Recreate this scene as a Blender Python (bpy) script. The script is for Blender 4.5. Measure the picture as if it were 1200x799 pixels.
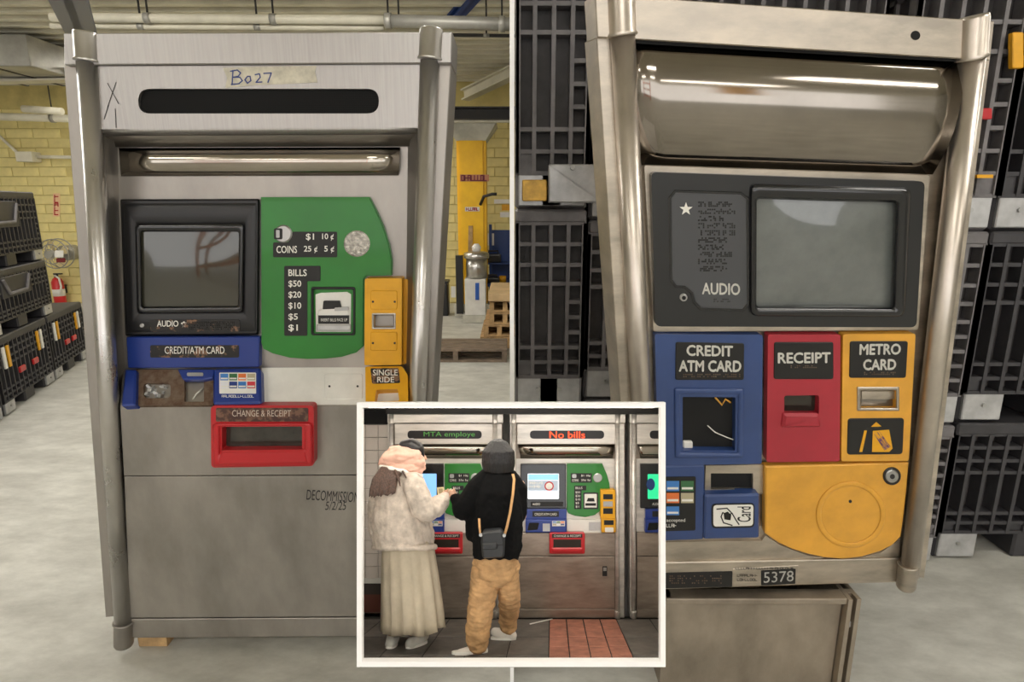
import bpy, bmesh, math, random
from mathutils import Vector, Matrix, noise
random.seed(7)
for o in list(bpy.data.objects): bpy.data.objects.remove(o)
scn = bpy.context.scene
col = scn.collection

# ------------------------------------------------------------------ camera
F = 700.0; HOR = 240.0; EYE = 1.5
PIT = math.atan((400 - HOR) / F)
cd = bpy.data.cameras.new('camera'); cam = bpy.data.objects.new('camera', cd); col.objects.link(cam)
cam.location = (0, 0, EYE); cam.rotation_euler = (math.pi / 2 - PIT, 0, 0)
cd.sensor_width = 36; cd.lens = F / 1200 * 36; cd.clip_start = 0.02
scn.camera = cam
# ------------------------------------------------------------------ world, exposure
w = bpy.data.worlds.new('world'); scn.world = w; w.use_nodes = True
w.node_tree.nodes['Background'].inputs[0].default_value = (1.0, 0.985, 0.97, 1)
w.node_tree.nodes['Background'].inputs[1].default_value = 1.7
vs = scn.view_settings
vs.view_transform = 'Standard'; vs.look = 'None'; vs.exposure = 0.45; vs.gamma = 1; vs.use_curve_mapping = False
LAMP = 13.0        # ceiling luminaires
TUBE = 7.0        # strip light in the display case

# ------------------------------------------------------------------ geometry helpers
CF = Vector((0, math.cos(PIT), -math.sin(PIT))); CR = Vector((1, 0, 0)); CDN = Vector((0, -math.sin(PIT), -math.cos(PIT)))
CP = Vector((0, 0, EYE))
def ray(px, py): return CF + CR * ((px - 600) / F) + CDN * ((py - 400) / F)
def ptz(px, py, Z): return CP + ray(px, py) * Z             # at camera depth Z
def floor_at(px, py, z=0.0):
    r = ray(px, py); return CP + r * ((z - EYE) / r.z)
def at_y(px, py, Y):
    r = ray(px, py); return CP + r * (Y / r.y)
def zat(X, Y, py):                                           # height on the vertical through (X, Y) seen at row py
    k = (py - 400) / F
    c, s = math.cos(PIT), math.sin(PIT)
    return EYE - Y * (k * c + s) / (c - k * s)
def proj(p):
    v = Vector(p) - CP; Z = v.dot(CF); return 600 + F * v.x / Z, 400 + F * v.dot(CDN) / Z
class Plane:
    def __init__(self, O, N): self.O = Vector(O); self.N = Vector(N).normalized()
    def at(self, px, py, d=0.0):
        r = ray(px, py); O = self.O + self.N * d
        return CP + r * ((O - CP).dot(self.N) / r.dot(self.N))
    def off(self, d): return Plane(self.O + self.N * d, self.N)
    @staticmethod
    def from3(a, b, c):
        n = (b - a).cross(c - a)
        if n.dot(CP - a) < 0: n = -n
        return Plane(a, n)

def link(o): col.objects.link(o); return o
def thing(name, label, cat, loc, group=None):
    o = link(bpy.data.objects.new(name, None)); o.location = loc; o['label'] = label; o['category'] = cat
    o.empty_display_size = .05
    if group: o['group'] = group
    return o
def tag(o, label, cat=None, group=None, kind=None):
    if label: o['label'] = label
    if cat: o['category'] = cat
    if group: o['group'] = group
    if kind: o['kind'] = kind
    return o
def rootloc(p):
    v = Vector((0, 0, 0))
    while p is not None: v = v + p.location; p = p.parent
    return v
def finish(name, bm, m, parent=None, smooth=False, origin=None, recalc=True):
    """world-space bmesh -> one mesh object, child of parent"""
    if recalc: bmesh.ops.recalc_face_normals(bm, faces=bm.faces[:])
    base = rootloc(parent) if parent is not None else Vector(origin or (0, 0, 0))
    me = bpy.data.meshes.new(name)
    bmesh.ops.translate(bm, verts=bm.verts[:], vec=-base)
    bm.to_mesh(me); bm.free()
    if smooth:
        for p in me.polygons: p.use_smooth = True
    me.materials.append(m)
    o = link(bpy.data.objects.new(name, me))
    if parent is not None: o.parent = parent
    else: o.location = base
    return o

def rr(x0, y0, x1, y1, r=0, n=4): return rq([(x0, y0), (x1, y0), (x1, y1), (x0, y1)], r, n)
def rq(q, r=0, n=4):
    """polygon with rounded corners"""
    if r <= 0: return list(q)
    out = []; k = len(q)
    for i in range(k):
        p = Vector(q[i]); a = Vector(q[i - 1]); b = Vector(q[(i + 1) % k])
        da = (a - p); db = (b - p); rad = min(r, da.length * .49, db.length * .49)
        A = p + da.normalized() * rad; B = p + db.normalized() * rad
        for j in range(n + 1):
            t = j / n
            out.append(tuple(A * (1 - t) ** 2 + p * 2 * t * (1 - t) + B * t * t))
    return out
def circ(cx, cy, rx, ry=None, n=28):
    ry = ry or rx
    return [(cx + rx * math.cos(2 * math.pi * i / n), cy + ry * math.sin(2 * math.pi * i / n)) for i in range(n)]
def inset(pts, b):
    n = len(pts); out = []
    ar = sum(pts[i][0] * pts[(i + 1) % n][1] - pts[(i + 1) % n][0] * pts[i][1] for i in range(n))
    sg = 1 if ar > 0 else -1
    for i in range(n):
        p = Vector(pts[i]); a = Vector(pts[i - 1]); c = Vector(pts[(i + 1) % n])
        e1 = (p - a); e2 = (c - p)
        if e1.length < 1e-6: e1 = e2
        if e2.length < 1e-6: e2 = e1
        n1 = Vector((-e1.y, e1.x)).normalized() * sg; n2 = Vector((-e2.y, e2.x)).normalized() * sg
        m = n1 + n2
        if m.length < 1e-4: m = n1.copy()
        m.normalize()
        out.append(tuple(p + m * min(b / max(.4, m.dot(n1)), 2 * b)))
    return out
def slab(name, pl, pts, d1, d0, m, parent=None, bev=0.0, bd=None, smooth=False, origin=None):
    """outline (photo pixels laid on plane pl, offset d1) with thickness down to d0 and a chamfer"""
    bm = bmesh.new(); n = len(pts)
    out = [pl.at(x, y, d1) for x, y in pts]
    if bd is None: bd = min(bev * .0022, abs(d1 - d0) * .6)
    loops = [[bm.verts.new(p - pl.N * (d1 - d0)) for p in out]]
    if bev > 0:
        loops.append([bm.verts.new(p - pl.N * bd) for p in out])
        loops.append([bm.verts.new(pl.at(x, y, d1)) for x, y in inset(pts, bev)])
    else: loops.append([bm.verts.new(p) for p in out])
    for a, b in zip(loops, loops[1:]):
        for i in range(n):
            bm.faces.new((a[i], a[(i + 1) % n], b[(i + 1) % n], b[i]))
    f = bm.faces.new(loops[-1]); g = bm.faces.new(list(reversed(loops[0])))
    bm.normal_update()
    bmesh.ops.triangulate(bm, faces=[f, g])
    return finish(name, bm, m, parent, smooth, origin)
def plate(name, pl, outer, holes, d1, d0, m, parent=None, origin=None, bev=0.0):
    """sheet with openings; walls of the openings go down to d0"""
    bm = bmesh.new(); edges = []
    for k, loop in enumerate([outer] + holes):
        vs_ = [bm.verts.new(pl.at(x, y, d1)) for x, y in loop]
        bk = [bm.verts.new(v.co - pl.N * (d1 - d0)) for v in vs_]
        n = len(vs_)
        for i in range(n):
            edges.append(bm.edges.new((vs_[i], vs_[(i + 1) % n])))
        for i in range(n):
            bm.faces.new((vs_[i], vs_[(i + 1) % n], bk[(i + 1) % n], bk[i]))
    bmesh.ops.triangle_fill(bm, use_beauty=True, use_dissolve=False, edges=edges, normal=pl.N)
    for f in bm.faces:
        f.normal_update()
    return finish(name, bm, m, parent, False, origin, recalc=False)
def ring(name, pl, outer, inner, d1, d0, di, m, parent=None, bev=1.0):
    """bezel: outer and inner outlines with equal counts; inner wall goes down to di"""
    bm = bmesh.new(); n = len(outer)
    mid1 = [(o[0] + (i[0] - o[0]) * .25, o[1] + (i[1] - o[1]) * .25) for o, i in zip(outer, inner)]
    mid2 = [(o[0] + (i[0] - o[0]) * .7, o[1] + (i[1] - o[1]) * .7) for o, i in zip(outer, inner)]
    spec = [(outer, d0), (outer, d0 + (d1 - d0) * .6), (mid1, d1), (mid2, d1), (inner, di + (d1 - di) * .5), (inner, di)]
    L = [[bm.verts.new(pl.at(x, y, d)) for x, y in pts] for pts, d in spec]
    for a, b in zip(L, L[1:]):
        for i in range(n): bm.faces.new((a[i], a[(i + 1) % n], b[(i + 1) % n], b[i]))
    return finish(name, bm, m, parent, True)
def loft(name, pl, left, right, m, parent=None, n=8, smooth=True, thick=.004):
    """surface swept between two side profiles of (x, y, depth)"""
    bm = bmesh.new(); G = []
    for a, b in zip(left, right):
        A = pl.at(*a); B = pl.at(*b)
        G.append([bm.verts.new(A.lerp(B, i / n)) for i in range(n + 1)])
    for r in range(len(G) - 1):
        for i in range(n): bm.faces.new((G[r][i], G[r][i + 1], G[r + 1][i + 1], G[r + 1][i]))
    bm.normal_update(); bm.faces.ensure_lookup_table()
    if bm.faces[0].normal.dot(pl.N) < 0: bmesh.ops.reverse_faces(bm, faces=bm.faces[:])
    o = finish(name, bm, m, parent, smooth, recalc=False)
    md = o.modifiers.new('thick', 'SOLIDIFY'); md.thickness = thick; md.offset = -1
    return o
def tube(name, path, radii, m, parent=None, n=14, origin=None, cap=True, bm=None):
    own = bm is None
    if own: bm = bmesh.new()
    L = []; P = [Vector(p) for p in path]
    if not hasattr(radii, '__len__'): radii = [radii] * len(P)
    up = None
    for i, p in enumerate(P):
        t = (P[min(i + 1, len(P) - 1)] - P[max(i - 1, 0)])
        if t.length < 1e-9: t = P[-1] - P[0]
        t.normalize()
        if up is None:
            up = Vector((0, 0, 1)) if abs(t.z) < .9 else Vector((0, 1, 0))
        a = up - t * up.dot(t); a.normalize(); b = t.cross(a); up = a
        L.append([bm.verts.new(p + (a * math.cos(2 * math.pi * k / n) + b * math.sin(2 * math.pi * k / n)) * radii[i]) for k in range(n)])
    for A, B in zip(L, L[1:]):
        for k in range(n): bm.faces.new((A[k], A[(k + 1) % n], B[(k + 1) % n], B[k]))
    if cap: bm.faces.new(list(reversed(L[0]))); bm.faces.new(L[-1])
    if own: 
        o = finish(name, bm, m, parent, False, origin)
        for p in o.data.polygons: p.use_smooth = len(p.vertices) == 4
        return o
def bx(bm, x0, y0, z0, x1, y1, z1, M=None):
    v = [Vector((x, y, z)) for x in (x0, x1) for y in (y0, y1) for z in (z0, z1)]
    if M is not None: v = [M @ p for p in v]
    v = [bm.verts.new(p) for p in v]
    for f in ((0, 1, 3, 2), (4, 6, 7, 5), (0, 4, 5, 1), (2, 3, 7, 6), (0, 2, 6, 4), (1, 5, 7, 3)): bm.faces.new([v[i] for i in f])
def box(name, x0, y0, z0, x1, y1, z1, m, parent=None, M=None, origin=None, bev=0):
    bm = bmesh.new(); bx(bm, x0, y0, z0, x1, y1, z1, M)
    if bev: bmesh.ops.bevel(bm, geom=bm.edges[:], offset=bev, segments=2, affect='EDGES', profile=.6)
    return finish(name, bm, m, parent, False, origin)
def text(s, q, pl, d, m, parent, name='lettering', bold=0.0, shear=0.0, fat=0.0):
    """flat print: the string stretched over a rectangle (x0,y0,x1,y1) or quad of photo pixels on plane pl"""
    cu = bpy.data.curves.new('t', 'FONT'); cu.body = s; cu.resolution_u = 3; cu.offset = bold; cu.shear = shear
    o = bpy.data.objects.new('t', cu); col.objects.link(o)
    dg = bpy.context.evaluated_depsgraph_get()
    me = bpy.data.meshes.new_from_object(o.evaluated_get(dg))
    bpy.data.objects.remove(o); bpy.data.curves.remove(cu)
    if len(q) == 4 and not hasattr(q[0], '__len__'): x0, y0, x1, y1 = q; q = [(x0, y0), (x1, y0), (x1, y1), (x0, y1)]
    xs = [v.co.x for v in me.vertices]; ys = [v.co.y for v in me.vertices]
    lx, hx, ly, hy = min(xs), max(xs), min(ys), max(ys)
    base = rootloc(parent)
    if fat:
        V = [v.co.copy() for v in me.vertices]; Fc = [list(p.vertices) for p in me.polygons]; nv = len(V); k_ = fat * (hx - lx) / max(1e-6, abs(q[1][0] - q[0][0]))
        OF = [(0, 0), (k_, 0), (-k_, 0), (0, k_), (0, -k_)]
        bpy.data.meshes.remove(me); me = bpy.data.meshes.new(name)
        me.from_pydata([c_ + Vector((a, b, 0)) for a, b in OF for c_ in V], [], [[i + j * nv for i in f] for j in range(5) for f in Fc])
    for v in me.vertices:
        u = (v.co.x - lx) / (hx - lx); t = 1 - (v.co.y - ly) / (hy - ly)
        a = Vector(q[0]).lerp(Vector(q[1]), u); b = Vector(q[3]).lerp(Vector(q[2]), u); p = a.lerp(b, t)
        v.co = pl.at(p.x, p.y, d) - base
    me.name = name; me.materials.clear(); me.materials.append(m)
    ob = link(bpy.data.objects.new(name, me)); ob.parent = parent
    return ob
def strokes(name, pl, lines, wpx, d, m, parent):
    bm = bmesh.new()
    for ln in lines:
        for a, b in zip(ln, ln[1:]):
            A = Vector(a); B = Vector(b); t = (B - A)
            if t.length < 1e-6: continue
            nrm = Vector((-t.y, t.x)).normalized() * wpx / 2; t = t.normalized() * wpx * .3
            bm.faces.new([bm.verts.new(pl.at(p.x, p.y, d)) for p in (A - t - nrm, B + t - nrm, B + t + nrm, A - t + nrm)])
    bm.normal_update()
    for f in bm.faces:
        if f.normal.dot(pl.N) < 0: f.normal_flip()
    return finish(name, bm, m, parent, recalc=False)
def scribble(pl, x0, y0, x1, y1, d, m, parent, n=8, w_=.8, name='faded_print', vertical=False):
    """print too worn or small to read: short upright and level strokes"""
    ls = []
    for i in range(n):
        if vertical: a0, b0, a1, b1 = x0, y0 + (y1 - y0) * i / n, x1, y0 + (y1 - y0) * (i + .78) / n
        else: a0, b0, a1, b1 = x0 + (x1 - x0) * i / n, y0, x0 + (x1 - x0) * (i + .72) / n, y1
        k = random.randrange(4)
        ls.append([(a0, b0), (a0, b1)] + ([(a1, b1)] if k in (0, 2) else [(a0, (b0 + b1) / 2), (a1, (b0 + b1) / 2)]))
        if k > 1: ls.append([(a0, b0), (a1, b0), (a1, b1)])
    return strokes(name, pl, ls, w_, d, m, parent)
def dots(name, pl, x0, y0, x1, y1, rows, cols, r, d, m, parent, prob=.5):
    """raised braille-like bumps"""
    bm = bmesh.new()
    for i in range(rows):
        for j in range(cols):
            if random.random() > prob: continue
            x = x0 + (x1 - x0) * (j + .5) / cols; y = y0 + (y1 - y0) * (i + .5) / rows
            c = bm.verts.new(pl.at(x, y, d + .0012))
            rg = [bm.verts.new(pl.at(x + r * a, y + r * b, d)) for a, b in ((-1, -1), (1, -1), (1, 1), (-1, 1))]
            for k in range(4): bm.faces.new((rg[k], rg[(k + 1) % 4], c))
    return finish(name, bm, m, parent)

def bulge(name, pl, q, d, h, m, parent, n=14):
    bm = bmesh.new(); G = []
    for j in range(n + 1):
        row = []
        for i in range(n + 1):
            u, v = i / n, j / n; a = Vector(q[0]).lerp(Vector(q[1]), u); b = Vector(q[3]).lerp(Vector(q[2]), u); p = a.lerp(b, v)
            row.append(bm.verts.new(pl.at(p.x, p.y, d + h * (1 - (2 * u - 1) ** 2) * (1 - (2 * v - 1) ** 2))))
        G.append(row)
    for j in range(n):
        for i in range(n): bm.faces.new((G[j][i], G[j][i + 1], G[j + 1][i + 1], G[j + 1][i]))
    bm.normal_update(); bm.faces.ensure_lookup_table()
    if bm.faces[0].normal.dot(pl.N) < 0: bmesh.ops.reverse_faces(bm, faces=bm.faces[:])
    return finish(name, bm, m, parent, True, recalc=False)
# ------------------------------------------------------------------ materials
def lin(c): return tuple(((v / 255) / 12.92 if v / 255 <= .04045 else ((v / 255 + .055) / 1.055) ** 2.4) for v in c) + (1,)
MATS = {}
def mat(name, c, rough=.5, metal=0.0, var=0.0, scale=8.0, stretch=(1, 1, 1), bump=0.0, emit=0.0, c2=None, coat=0.0, thresh=(.35, .65), spec=.5, rvar=0.0):
    m = bpy.data.materials.new(name); m.use_nodes = True; MATS[name] = m
    nt = m.node_tree; b = nt.nodes['Principled BSDF']; L = nt.links.new
    b.inputs['Base Color'].default_value = lin(c); b.inputs['Roughness'].default_value = rough; b.inputs['Metallic'].default_value = metal
    b.inputs['Coat Weight'].default_value = coat; b.inputs['Specular IOR Level'].default_value = spec
    if emit: b.inputs['Emission Color'].default_value = lin(c); b.inputs['Emission Strength'].default_value = emit
    if var or bump or c2 or rvar:
        tc = nt.nodes.new('ShaderNodeTexCoord'); mp = nt.nodes.new('ShaderNodeMapping'); L(tc.outputs['Object'], mp.inputs[0])
        mp.inputs['Scale'].default_value = stretch
        nz = nt.nodes.new('ShaderNodeTexNoise'); nz.inputs['Scale'].default_value = scale; nz.inputs['Detail'].default_value = 7; nz.inputs['Roughness'].default_value = .62
        L(mp.outputs[0], nz.inputs['Vector'])
        rp = nt.nodes.new('ShaderNodeMapRange'); rp.inputs[1].default_value = thresh[0]; rp.inputs[2].default_value = thresh[1]; L(nz.outputs[0], rp.inputs[0])
        mx = nt.nodes.new('ShaderNodeMix'); mx.data_type = 'RGBA'; L(rp.outputs[0], mx.inputs[0])
        a = c2 if c2 else tuple(max(0, v * (1 - var)) for v in c); k = tuple(min(255, v * (1 + var * .5)) for v in c)
        mx.inputs[6].default_value = lin(a); mx.inputs[7].default_value = lin(c if c2 else k)
        L(mx.outputs[2], b.inputs['Base Color'])
        if rvar:
            rm = nt.nodes.new('ShaderNodeMapRange'); rm.inputs[3].default_value = max(.02, rough - rvar); rm.inputs[4].default_value = rough + rvar
            L(rp.outputs[0], rm.inputs[0]); L(rm.outputs[0], b.inputs['Roughness'])
        if bump:
            bp = nt.nodes.new('ShaderNodeBump'); bp.inputs['Strength'].default_value = bump; bp.inputs['Distance'].default_value = .01
            L(nz.outputs[0], bp.inputs['Height']); L(bp.outputs[0], b.inputs['Normal'])
    return m
steel = mat('brushed_steel', (168, 165, 162), .38, .92, .05, 5, (30, 1, 1), 0, rvar=.04)
steel_h = mat('brushed_steel_dull', (168, 163, 157), .42, .85, .1, 4, (1, 1, .4), 0, rvar=.05)
steel_low = mat('scuffed_steel', (158, 153, 146), .45, .8, .12, 5, (1, 1, .5), 0, rvar=.04)
steel_post = mat('steel_post', (200, 197, 193), .3, .95, .05, 9, (1, 1, .6), 0, rvar=.03)
steel2 = mat('satin_steel_warm', (196, 186, 172), .38, .88, .13, 6, (1, 1, 3), 0, rvar=.07)
steel2_post = mat('satin_steel_post', (200, 191, 180), .33, .9, .07, 8, (1, 1, .8), 0, rvar=.03)
mirror = mat('polished_steel', (148, 141, 132), .1, 1.0, .06, 4)
mirror_dk = mat('polished_dark_steel', (170, 163, 152), .12, 1.0, .08, 4, (1, 1, 6))
black = mat('black_plastic', (24, 24, 26), .35)
blackg = mat('black_gloss', (20, 21, 24), .16, coat=.4)
blk2 = mat('charcoal_gloss', (26, 27, 30), .28, coat=.3)
void = mat('dark_interior', (9, 9, 10), .8)
glassd = mat('dark_screen_glass', (58, 57, 48), .08, coat=.8)
glassg = mat('grey_screen_glass', (104, 108, 106), .08, 0, .07, 14, coat=1.0)
green = mat('green_paint', (34, 122, 38), .38, 0, .06, 5, coat=.15)
blue = mat('blue_plastic', (28, 54, 132), .36, coat=.2)
blue2 = mat('blue_plastic_soft', (48, 71, 122), .38, 0, .06, 6, coat=.2)
red = mat('red_plastic', (188, 28, 36), .36, coat=.2)
red2 = mat('red_plastic_soft', (168, 40, 54), .4, 0, .05, 6, coat=.15)
yel = mat('yellow_plastic', (228, 166, 22), .4, 0, .06, 8)
yel2 = mat('yellow_plastic_soft', (222, 162, 58), .42, 0, .07, 7)
white = mat('white_print', (232, 230, 222), .6)
whitep = mat('white_panel', (232, 230, 224), .45, 0, .04, 9)
frame_w = mat('white_frame', (252, 252, 252), .5)
lab = mat('label_black', (20, 19, 18), .5)
lab_worn = mat('label_black_worn', (30, 28, 27), .55, 0, 0, 30, c2=(128, 96, 74), thresh=(.4, .47))
rust = mat('rusty_bracket', (120, 104, 88), .7, .2, 0, 40, c2=(88, 62, 44))
tape = mat('paper_tape', (206, 200, 182), .75, 0, .1, 40)
ink = mat('ink_blue', (54, 70, 130), .6)
inkk = mat('ink_black', (40, 38, 38), .6)
wood = mat('pallet_wood', (186, 152, 106), .75, 0, .22, 10, (1, 6, 1))
wood_g = mat('grey_pallet_wood', (126, 110, 94), .8, 0, .25, 10, (1, 6, 1))
cratem = mat('black_crate_plastic', (58, 57, 60), .5, 0, .12, 12)
crateb = mat('grey_crate_plastic', (112, 109, 110), .55, 0, .16, 9)
cratec = mat('crate_core_plastic', (72, 69, 69), .6, 0, .16, 9)
galv = mat('galvanised_plate', (188, 188, 188), .4, .5, .1, 12)
silver = mat('silver_detail', (176, 176, 174), .35, .85)
dimple = mat('dimpled_steel', (186, 182, 174), .25, .95, .2, 90, bump=.6)
cream = mat('cream_paint', (214, 209, 190), .6, 0, .06, 4)
pipe_g = mat('grey_pipe', (158, 156, 148), .45, .4, .1, 4)
darkst = mat('dark_beam', (44, 42, 40), .6)
yelcol = mat('yellow_column_paint', (255, 196, 22), .5, 0, .06, 4)
concrete_l = mat('pale_concrete', (196, 194, 182), .75, 0, .1, 5)
brick_m = mat('yellow_brick', (228, 213, 146), .62, 0, .08, 2.2)
mortar_m = mat('yellow_mortar', (204, 188, 124), .8, 0, .1, 3)
redpaint = mat('red_gloss', (200, 30, 34), .3, coat=.4)
bluemet = mat('blue_metal', (34, 62, 122), .4)

# ------------------------------------------------------------------ the hall
def floor_mat():
    m = bpy.data.materials.new('worn_concrete'); m.use_nodes = True; nt = m.node_tree; b = nt.nodes['Principled BSDF']; L = nt.links.new
    tc = nt.nodes.new('ShaderNodeTexCoord')
    n1 = nt.nodes.new('ShaderNodeTexNoise'); n1.inputs['Scale'].default_value = 3.6; n1.inputs['Detail'].default_value = 9; n1.inputs['Roughness'].default_value = .68
    mp = nt.nodes.new('ShaderNodeMapping'); mp.inputs['Rotation'].default_value = (0, 0, .5); mp.inputs['Scale'].default_value = (1, 2, 1)
    L(tc.outputs['Object'], mp.inputs[0]); L(mp.outputs[0], n1.inputs['Vector'])
    cr = nt.nodes.new('ShaderNodeValToRGB'); L(n1.outputs[0], cr.inputs[0])
    e = cr.color_ramp.elements; e[0].position = .28; e[0].color = lin((164, 162, 154)); e[1].position = .66; e[1].color = lin((206, 205, 197))
    k = e.new(.48); k.color = lin((186, 185, 177))
    L(cr.outputs[0], b.inputs['Base Color']); b.inputs['Roughness'].default_value = .55
    bp = nt.nodes.new('ShaderNodeBump'); bp.inputs['Strength'].default_value = .12; L(n1.outputs[0], bp.inputs['Height']); L(bp.outputs[0], b.inputs['Normal'])
    return m
WY = 9.2; CZ = 3.25
st = lambda o: tag(o, None, kind='structure')
fl = st(box('floor', -9, -9, -.1, 9, WY + .3, 0, floor_mat())); fl['label'] = 'worn pale concrete warehouse floor'; fl['category'] = 'floor'
wb = st(box('wall_back', -9, WY, 0, 9, WY + .3, CZ, mortar_m)); wb['label'] = 'yellow painted brick wall at the back of the hall'; wb['category'] = 'wall'
wl = st(box('wall_left', -9.2, -9, 0, -9, WY + .3, CZ, mat('pale_plaster', (208, 206, 198), .7, 0, .1, 2))); wl['label'] = 'pale plastered side wall behind the striped crate row'; wl['category'] = 'wall'
wr = st(box('wall_right', 9, -9, 0, 9.2, WY + .3, CZ, MATS['pale_plaster'])); wr['label'] = 'pale plastered side wall beyond the card machine'; wr['category'] = 'wall'
ce = st(box('ceiling', -9.2, -9, CZ, 9.2, WY + .3, CZ + .2, cream)); ce['label'] = 'cream ribbed metal deck ceiling'; ce['category'] = 'ceiling'
# ribs of the deck, each a piece of the ceiling
rme = None
for i in range(24):
    y = 4.0 + i * .22
    if rme is None:
        r_ = box('deck_rib', -9, y - .035, CZ - .05, 9, y + .035, CZ, cream, ce); rme = r_.data; y0_ = y
    else:
        r_ = link(bpy.data.objects.new('deck_rib', rme)); r_.parent = ce; r_.location = (0, y - y0_, 0)
# bricks where the wall shows
bme = None
BW, BH = .40, .135
for (xa, xb) in ((-8.2, -6.2), (-1.45, 1.75)):
    r = 0; z = .02
    while z < 2.72:
        x = xa + (BW / 2 if r % 2 else 0)
        while x + BW <= xb:
            if bme is None:
                o = box('brick', 0, -.012, 0, BW - .014, 0.02, BH - .014, brick_m, wb, bev=.004); bme = o.data
            else: o = link(bpy.data.objects.new('brick', bme)); o.parent = wb
            o.location = (x, WY, z); x += BW
        z += BH; r += 1

# ceiling luminaires
lampm = mat('lamp_diffuser', (255, 250, 242), .5, emit=LAMP)
housing = mat('lamp_housing', (225, 225, 220), .5)
def luminaire(x, y, lab_, w_=1.5, d_=.36, z=CZ - .16):
    t = thing('ceiling_light', lab_, 'light', (x, y, z), 'ceiling lights of the hall')
    bm = bmesh.new(); bx(bm, x - w_ / 2 - .03, y - d_ / 2 - .03, z, x + w_ / 2 + .03, y + d_ / 2 + .03, z + .07)
    finish('housing', bm, housing, t)
    box('diffuser', x - w_ / 2, y - d_ / 2, z - .015, x + w_ / 2, y + d_ / 2, z - .001, lampm, t)
    for s in (-.5, .5):
        tube('hanger', [(x + s, y, z + .07), (x + s, y, CZ)], .008, pipe_g, t, 6)
for x in (-3.4, 0, 3.4):
    for y in (-4.5, -1.6, 2.6):
        luminaire(x, y, 'long white ceiling light hanging over the open floor')
for x, l_ in ((-4.6, 'long white ceiling light added out of view before the yellow wall near the fan'), (-2.4, 'long white ceiling light added out of view before the yellow wall, midway to the column')): luminaire(x, 7.7, l_)  # added lamps hidden behind the ticket machine, to brighten the back of the hall
for x, l_ in ((-6.0, 'long white ceiling light added out of view over the aisle beside the crates'), (-3.4, 'long white ceiling light added out of view over the aisle behind the ticket machine'), (-.95, 'long white ceiling light added out of view over the aisle before the column')): luminaire(x, 4.25, l_)  # added lamps above the view, to light the column and pallet fronts
luminaire(2.7, .7, 'long white ceiling light added out of view over the card machine')  # added lamp above the view, brightens the crates and the floor beside them
luminaire(-6.9, 5.6, 'long white ceiling light hanging near the crates')
# round lamp at the top of the left bay
c = at_y(580, -2, 6.4)
t = thing('round_ceiling_lamp', 'small round white lamp glowing under the ceiling deck', 'lamp', c)
tube('shade', [c + Vector((0, 0, .02)), c + Vector((0, 0, .07)), c + Vector((0, 0, .16))], [.21, .19, .06], housing, t, 20)
tube('bulb', [c + Vector((0, 0, -.01)), c + Vector((0, 0, .02))], [.15, .2], lampm, t, 20)
tube('hanger', [c + Vector((0, 0, .16)), Vector((c.x, c.y, CZ))], .015, darkst, t, 6)

# pipes and beams under the ceiling
def hpipe(name, label, cat, xa, ya, xb, yb, Y, r, m, clamps=(), group=None, Y2=None):
    A = at_y(xa, ya, Y); B = at_y(xb, yb, Y2 or Y)
    t = thing(name, label, cat, A, group)
    tube('pipe_run', [A, B], r, m, t, 12)
    for k in clamps:
        p = A.lerp(B, k); d = (B - A).normalized()
        tube('clamp', [p - d * .025, p + d * .025], r * 1.2, pipe_g, t, 12)
        tube('hanger_rod', [p + Vector((0, 0, r)), Vector((p.x, p.y, CZ))], .008, darkst, t, 6)
    return t
hpipe('ceiling_pipe', 'thick pale ceiling pipe running above the stainless machine', 'pipe', 60, 21, 480, 24, 5.2, .035, cream, (.27, .62, .97), 'ceiling pipes')
hpipe('ceiling_pipe', 'thin pale ceiling pipe just below the thick pale one', 'pipe', 60, 31, 450, 33, 5.25, .022, cream, (.27, .62), 'ceiling pipes')
hpipe('ceiling_pipe', 'dark grey ceiling pipe with a coupling, near the round lamp', 'pipe', 455, 25, 640, 30, 5.15, .05, pipe_g, (.0, .72), 'ceiling pipes')
hpipe('ceiling_pipe', 'slim dark conduit under the dark grey pipe', 'pipe', 500, 41, 640, 43, 5.5, .014, darkst, (.5,), 'ceiling pipes')
hpipe('ceiling_pipe', 'cream pipe along the wall head above the crates', 'pipe', -40, 136, 100, 140, 8.6, .05, cream, (.73,), 'ceiling pipes')
hpipe('ceiling_pipe', 'white bar-shaped duct pipe under the deck near the crates', 'pipe', 27, 128, 73, 131, 8.2, .045, cream, (), 'ceiling pipes')
hpipe('wall_conduit', 'cream conduit running along the yellow wall from its box', 'conduit', 34, 184, 100, 185, 9.1, .025, cream, (), 'wall conduits')
hpipe('wall_conduit', 'cream conduit dropping at a slant to the wall box', 'conduit', -20, 142, 22, 181, 9.1, .02, cream, (), 'wall conduits')
A = at_y(21, 180, 9.06); box('junction_box', A.x, 9.0, A.z - .12, A.x + .24, 9.18, A.z + .02, cream, None, origin=(A.x, 9.1, A.z), bev=.01)
tag(bpy.data.objects['junction_box'], 'cream junction box on the yellow wall beside conduits', 'junction box')
def beam(name, label, xa, ya, xb, yb, Y, h, d, m, flange=True, Y2=None, group='roof beams'):
    A = at_y(xa, ya, Y); B = at_y(xb, yb, Y2 or Y)
    t = thing(name, label, 'beam', A, group); u = (B - A).normalized(); s = u.cross(Vector((0, 0, 1))).normalized(); v = s.cross(u)
    M = Matrix((u, s, v)).transposed().to_4x4(); M.translation = A; Ln = (B - A).length
    box('web', 0, -d * .12, -h / 2, Ln, d * .12, h / 2, m, t, M)
    if flange:
        box('flange', 0, -d / 2, h / 2 - .02, Ln, d / 2, h / 2, m, t, M); box('flange', 0, -d / 2, -h / 2, Ln, d / 2, -h / 2 + .02, m, t, M)
    return t
beam('roof_beam', 'dark steel roof beam resting on the yellow column', 500, 134, 640, 134, 7.9, .15, .2, darkst)
beam('roof_beam', 'cream ledge beam directly under the dark beam', 500, 142, 640, 142, 7.9, .04, .22, cream, False)
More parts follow.
